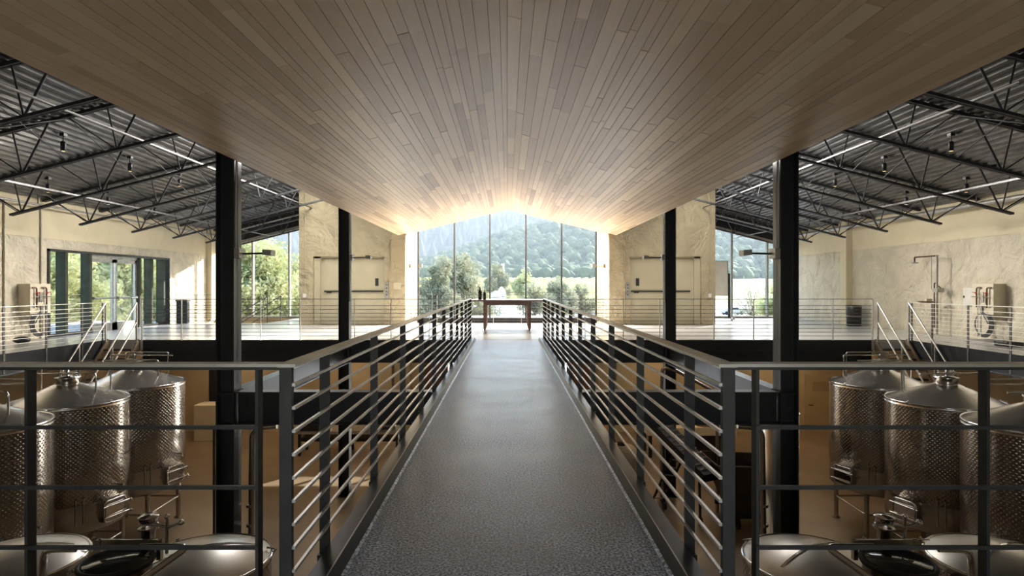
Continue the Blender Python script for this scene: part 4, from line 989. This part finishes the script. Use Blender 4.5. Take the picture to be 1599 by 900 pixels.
t = thing('traffic_cone', (3.05, 19.2, LOW), 'orange cone on a stand beside the bridge at right', 'cone')
MB().lathe([(.25, 0), (.25, .03), (.18, .04), (.03, .9), (.001, .9)], (3.05, 19.2, LOW + .3), 20).build('body', 'orange', t); MB().box(2.8, 3.3, 18.95, 19.45, LOW, LOW + .3).build('stand', 'bin', t)
t = thing('round_drum', (3.1, 16.6, LOW), 'pale round drum with black bung beside right bridge kerb', 'drum')
MB().lathe([(.001, 1.1), (.30, 1.08), (.44, .95), (.48, .8), (.48, .3), (.42, .1), (.25, 0), (.001, 0)], (3.1, 16.6, LOW), 32).build('body', 'whitetank_in', t) if 0 else MB().lathe([(.001, 1.1), (.30, 1.08), (.44, .95), (.48, .8), (.48, .3), (.42, .1), (.25, 0), (.001, 0)], (3.1, 16.6, LOW), 32).build('body', 'cream_box', t)
MB().lathe([(.12, 0), (.12, .08), (.001, .08)], (3.1, 16.6, LOW + 1.08), 18).build('bung', 'rubber', t)
# under-slab lamps (warm)
for s in (-1, 1):
    for i, (x, y) in enumerate(((5.2, 18.2), (9.2, 18.2), (5.6, 21.4), (10.0, 21.2))):
        t = thing('strip_lamp', (s * x, y, -.62), 'warm strip lamp under the %s landing, %s' % (SIDE[s], ['front inner one', 'front outer one', 'rear inner one', 'rear outer one'][i]), 'lamp', 'strip lamps under the landing')
        MB().box(s * x - .6, s * x + .6, y - .07, y + .07, -.36, -.25).build('housing', 'galv', t)
        MB().box(s * x - .56, s * x + .56, y - .05, y + .05, -.38, -.36).build('diffuser', 'tube_glow', t)
        lamp('strip_light_source', 'AREA', (s * x, y, -.39), 7.5, (1, .72, .44), (1.1, .1))

# ------------------------------------------------------------------ outdoors
def hz(x, y):
    z = -4.2
    if y > 190: z += (min(y, 420) - 190) / 230 * 10.0
    if y > 420: z += (y - 420) * .02
    return z
def nearhill(x, y):
    # right-hand wooded hill, 480..1000 m
    u = (y - 450) / 420; u = max(0, min(1, u)); k = u * u * (3 - 2 * u)
    side = 1 / (1 + math.exp(-(x + 70) / 45))
    return k * (30 + 52 * side + max(0, x) * .06 + 7 * noise.noise(Vector((x * .012, y * .012, 0)))) * (.35 + .65 * side)
def farhill(x, y):
    u = max(0, min(1, (y - 900) / 900)); k = u ** .8
    return k * (300 + 60 * noise.noise(Vector((x * .0022, y * .002, 3))) + 35 * noise.noise(Vector((x * .008, y * .008, 9))) - .02 * x)
def grid(x0, x1, nx, y0, y1, ny, f):
    mb = MB(); vs = []; fs = []
    for j in range(ny + 1):
        for i in range(nx + 1):
            x = x0 + (x1 - x0) * i / nx; y = y0 + (y1 - y0) * j / ny; vs.append((x, y, f(x, y)))
    for j in range(ny):
        for i in range(nx): fs.append((j * (nx + 1) + i, j * (nx + 1) + i + 1, (j + 1) * (nx + 1) + i + 1, (j + 1) * (nx + 1) + i))
    return mb.add(vs, fs, True)
tag(grid(-400, 400, 8, YB + .3, 190, 6, lambda x, y: -4.22).build('forecourt', 'paving', clean=False), 'pale paved forecourt and road outside the building', 'pavement', kind='structure')
tag(grid(-900, 900, 12, 190, 480, 12, lambda x, y: hz(x, y) - .05).build('field', 'field', clean=False), 'pale sloping field beyond the forecourt', 'field', kind='structure')
tag(grid(-700, 700, 60, 440, 950, 30, lambda x, y: hz(x, 440) - 1 + nearhill(x, y)).build('wooded_hill', 'hill', clean=False), 'nearer wooded hill rising to the right outside', 'hill', kind='structure')
tag(grid(-1800, 1800, 80, 900, 1900, 30, lambda x, y: farhill(x, y)).build('far_mountain', 'hill', clean=False), 'tall hazy mountain filling the glass wall view', 'mountain', kind='structure')
# vineyard rows
mb = MB(); r = random.Random(3)
for i in range(-26, 8):
    x0 = i * 5.0
    pts = []
    y = 192
    while y < 415:
        xx = x0 + (y - 192) * .25; z = hz(xx, y); pts.append((xx, y, z)); y += 14
    for a, b_ in zip(pts[:-1], pts[1:]):
        j = r.random() * .4; mb.bar((a[0], a[1], a[2] + .8), (b_[0], b_[1], b_[2] + .8), 1.3 + j, 1.7 + j)
tag(mb.build('vineyard_rows', 'vine', clean=False), 'yellow green vine rows on the slope outside', 'vineyard', kind='stuff')
# forest blobs
def blob_template(n=1):
    bm = bmesh.new(); bmesh.ops.create_icosphere(bm, subdivisions=n, radius=1); v_ = [v.co.copy() for v in bm.verts]; f_ = [[v.index for v in f.verts] for f in bm.faces]; bm.free(); return v_, f_
bv, bf = blob_template(2)
def forest(name, label, fz, x0, x1, y0, y1, cnt, rr, m, seed, tall=1.0, cone=False):
    r = random.Random(seed); vs = []; fs = []
    for i in range(cnt):
        y = y0 + (y1 - y0) * r.random(); x = x0 + (x1 - x0) * r.random()
        if abs(x) > .95 * y: continue
        z = fz(x, y); s_ = rr * (.6 + .8 * r.random()); o = len(vs); ph = r.random() * 50
        if cone:
            n = 7; h = s_ * 3.2
            for k in range(n): vs.append((x + s_ * math.cos(2 * PI * k / n), y + s_ * math.sin(2 * PI * k / n), z))
            vs.append((x, y, z + h)); fs += [(o + k, o + (k + 1) % n, o + n) for k in range(n)]
        else:
            for v in bv:
                d = 1 + .28 * noise.noise(v * 2.3 + Vector((ph, 0, 0)))
                vs.append((x + v.x * s_ * d, y + v.y * s_ * d, z + s_ * .5 + v.z * s_ * d * tall))
            fs += [[q + o for q in f] for f in bf]
    me = bpy.data.meshes.new(name); me.from_pydata([tuple(v) for v in vs], [], fs); me.materials.append(M[m]); ob = bpy.data.objects.new(name, me); C.objects.link(ob)
    tag(ob, label, 'trees', kind='stuff'); return ob
forest('hill_trees', 'dense tree canopy covering the nearer hill', lambda x, y: hz(x, 440) - 1 + nearhill(x, y), -420, 560, 440, 930, 5200, 5.2, 'forest', 5)
forest('mountain_trees', 'dark conifers covering the far mountain', farhill, -1200, 1200, 930, 1850, 5200, 8, 'conifer', 6, cone=True)
# leafy trees
def tree(x, y, z0, h, rad, label, m='olive', leaves=9000, seed=1, ls=.09, trunk=.16, group=None, squash=1.0, lo=.38):
    r = random.Random(seed); t = thing('tree', (x, y, z0), label, 'tree', group)
    th = h * lo
    mb = MB(); mb.tube([(x, y, z0), (x + .1, y, z0 + th * .6), (x, y + .1, z0 + th)], [trunk, trunk * .8, trunk * .65], 10); mb.build('trunk', 'bark', t)
    tips = []; mb = MB()
    for k in range(26):
        a = r.random() * 2 * PI; el = r.uniform(.1, 1.45); ln = r.uniform(.55, 1.0)
        d = Vector((math.cos(a) * math.cos(el) * rad, math.sin(a) * math.cos(el) * rad, math.sin(el) * (h - th) * 1.0)) * ln
        p0 = Vector((x, y, z0 + th * r.uniform(.7, 1))); p1 = p0 + d * .5 + Vector((0, 0, .1 * h * r.random())); p2 = p0 + d
        mb.tube([p0, p1, p2], [trunk * .35, trunk * .2, .01], 6); tips += [p0 + d * q for q in (.45, .6, .75, .9, 1.0)]
    mb.build('branches', 'bark', t)
    vs = []; fs = []
    cl = [(p + Vector((r.gauss(0, .25), r.gauss(0, .25), r.gauss(0, .25))) * rad * .35, rad * r.uniform(.12, .26)) for p in tips for _ in range(2)]
    for i in range(leaves):
        c, cr = r.choice(cl); d = Vector((r.gauss(0, 1), r.gauss(0, 1), r.gauss(0, 1))).normalized() * cr * r.random() ** .4
        p = c + Vector((d.x, d.y, d.z * squash)); a = Vector((r.gauss(0, 1), r.gauss(0, 1), r.gauss(0, 1))).normalized(); b_ = a.orthogonal().normalized()
        s1 = ls * r.uniform(.7, 1.4); s2 = s1 * .45; o = len(vs)
        vs += [p - a * s1, p + b_ * s2, p + a * s1, p - b_ * s2]; fs.append((o, o + 1, o + 2, o + 3))
    me = bpy.data.meshes.new('foliage'); me.from_pydata([tuple(v - Vector((x, y, z0))) for v in vs], [], fs); me.materials.append(M[m]); ob = bpy.data.objects.new('foliage', me); C.objects.link(ob); ob.parent = t
    return t
G = 'trees outside the glass'
def tr(px, topy, Y, rad, label, **k):
    p = at(px, topy, Y); tree(p.x, Y, -4.22, p.z + 4.22, rad, label, group=G, **k)
tr(712, 390, 55, 3.6, 'big grey green olive tree outside, left of glass centre', leaves=42000, seed=2, ls=.13, trunk=.3)
tr(682, 398, 50, 2.2, 'olive tree outside at left edge of central glass', leaves=22000, seed=12, ls=.12, trunk=.22)
tr(776, 414, 124, 3.0, 'small round tree outside behind white tank', leaves=16000, seed=3, ls=.2, trunk=.2, lo=.5)
tr(835, 438, 58, 1.9, 'thin open tree outside, right of glass centre', m='olive', leaves=3500, seed=4, ls=.12, trunk=.14, lo=.6)
tr(872, 432, 62, 2.4, 'grey green shrub tree outside on the right of glass', leaves=14000, seed=5, ls=.12, trunk=.18, lo=.6)
tr(905, 438, 66, 2.4, 'pale bushy tree outside near right glass edge', m='olive', leaves=8000, seed=8, ls=.12, trunk=.16, lo=.6)
tr(816, 420, 150, 3.2, 'narrow distant tree standing before the vine rows', m='leaf', leaves=6000, seed=9, ls=.3, trunk=.2)
tr(418, 352, 38, 3.6, 'tall sunlit tree behind the left end glazing', m='leaf', leaves=36000, seed=6, ls=.12, trunk=.25)
tr(462, 365, 41, 2.6, 'second sunlit tree close to left elevator core', m='leaf', leaves=20000, seed=16, ls=.12, trunk=.2)
tr(370, 362, 40, 2.8, 'sunlit tree partly behind near left column', m='leaf', leaves=20000, seed=17, ls=.12, trunk=.2)
tr(1176, 432, 60, 2.0, 'bare spindly tree outside the right end glazing', m='olive', leaves=1500, seed=7, ls=.1, trunk=.12)
tr(1215, 425, 52, 2.4, 'leafy tree outside beyond near right column', m='leaf', leaves=9000, seed=10, ls=.11, trunk=.14)
for i, (x, y) in enumerate(((-19.5, 27.5), (-20.5, 33), (-24, 36), (-19, 23.5), (-26, 44), (-22, 29.5))):
    tree(x, y, -4.22, 8.2 + (i % 3) * .8, 2.5, 'sunlit tree seen through the left wall glazing, %s' % ['second from door', 'behind the door', 'deep behind the door', 'nearest the camera', 'farthest away', 'between nearer pair'][i], m='leaf', leaves=15000, seed=30 + i, ls=.13, group=G)
# terrace outside left door
tag(MB().box(-17, -12.83, 12, 25, -.4, -.02).build('side_terrace', 'paving'), 'paved terrace outside the left wall door', 'terrace')
bar_rail('side_terrace_railing', 'railing of the terrace outside the left door', 'railing', None, (-16.8, 12.2), (-16.8, 24.8), [.1, 2.2, 4.3, 6.4, 8.5, 10.6, 12.5], 8, .11, 1.07, .1, ST_T, s=-1, capw=.03, zdown=-.05)
# outdoor tanks, mast, cars
for k, (px, Y, rr, top) in enumerate(((774, 104, .95, .1), (783, 112, .8, .8))):
    x = (px - CX) * Y / F
    t = thing('outdoor_tank', (x, Y, -4.22), ['white cylindrical outdoor tank on legs, front one', 'white outdoor tank with peaked top, rear one'][k], 'tank', 'white tanks outdoors')
    MB().lathe([(.001, .6), (rr, .8), (rr, 4.2 + k * .2), (rr * .9, 4.3 + k * .2), (.2, 4.6 + top), (.001, 4.6 + top)], (x, Y, -4.22), 28).build('body', 'whitetank', t)
    for a in (.8, 2.4, 4.0, 5.5): MB().tube([(x + rr * .85 * math.cos(a), Y + rr * .85 * math.sin(a), -4.22), (x + rr * .85 * math.cos(a), Y + rr * .85 * math.sin(a), -3.3)], .08, 8).build('leg', 'galv', t)
    MB().tube([(x + (rr + .02) * math.cos(a), Y + (rr + .02) * math.sin(a), -.6) for a in [2 * PI * q / 24 for q in range(24)]], .06, 6, closed=True).build('band', 'mull', t)
p = at(785, 412, 130)
tag(MB().tube([(p.x, 130, -4.22), (p.x, 130, p.z)], .35, 12).build('mast', 'whitetank'), 'tall slim white mast outdoors above the white tanks', 'mast')
def car(x, y, label, rot=0):
    t = thing('car', (x, y, -4.22), label, 'car', 'parked silver cars')
    z = -4.22; X = lambda u: x + u
    body = [(-2.2, .35), (-2.25, .7), (-1.9, .9), (-1.1, 1.0), (-.5, 1.45), (.8, 1.5), (1.6, 1.05), (2.15, .95), (2.25, .6), (2.2, .35)]
    MB().prism([(X(a), z + b_) for a, b_ in body], 'y', y - .85, y + .85).build('body', 'carpaint', t, bevel=.08)
    MB().prism([(X(a), z + b_) for a, b_ in [(-1.0, 1.02), (-.5, 1.38), (.75, 1.42), (1.35, 1.05)]], 'y', y - .87, y + .87).build('side_window', 'darkglass', t)
    for u in (-1.4, 1.4):
        for v_ in (-.8, .8): MB().tube([(X(u), y + v_ - .1, z + .34), (X(u), y + v_ + .1, z + .34)], .34, 18).build('wheel', 'tyre', t)
for px, Y, lab in ((1144, 118, 'silver car parked outside behind the flip board'), (1208, 122, 'silver car outside, mostly behind near right column'), (905, 125, 'silver car seen through the right of central glass'), (920, 110, 'silver car nearest right edge of central glass')):
    car((px - CX) * Y / F, Y, lab)
# haze outdoors: one real volume over the valley
m = bpy.data.materials.new('valley haze'); m.use_nodes = True; n = m.node_tree; n.nodes.clear()
o = n.nodes.new('ShaderNodeOutputMaterial'); vs_ = n.nodes.new('ShaderNodeVolumePrincipled'); vs_.inputs['Density'].default_value = .00043; vs_.inputs['Color'].default_value = (.80, .88, 1, 1); vs_.inputs['Anisotropy'].default_value = .1
n.links.new(vs_.outputs[0], o.inputs['Volume']); M['haze'] = m
hzb = MB().box(-1900, 1900, 140, 1950, -30, 420).build('valley_haze', 'haze'); tag(hzb, 'thin bluish haze hanging over the valley outside', 'haze', kind='stuff')
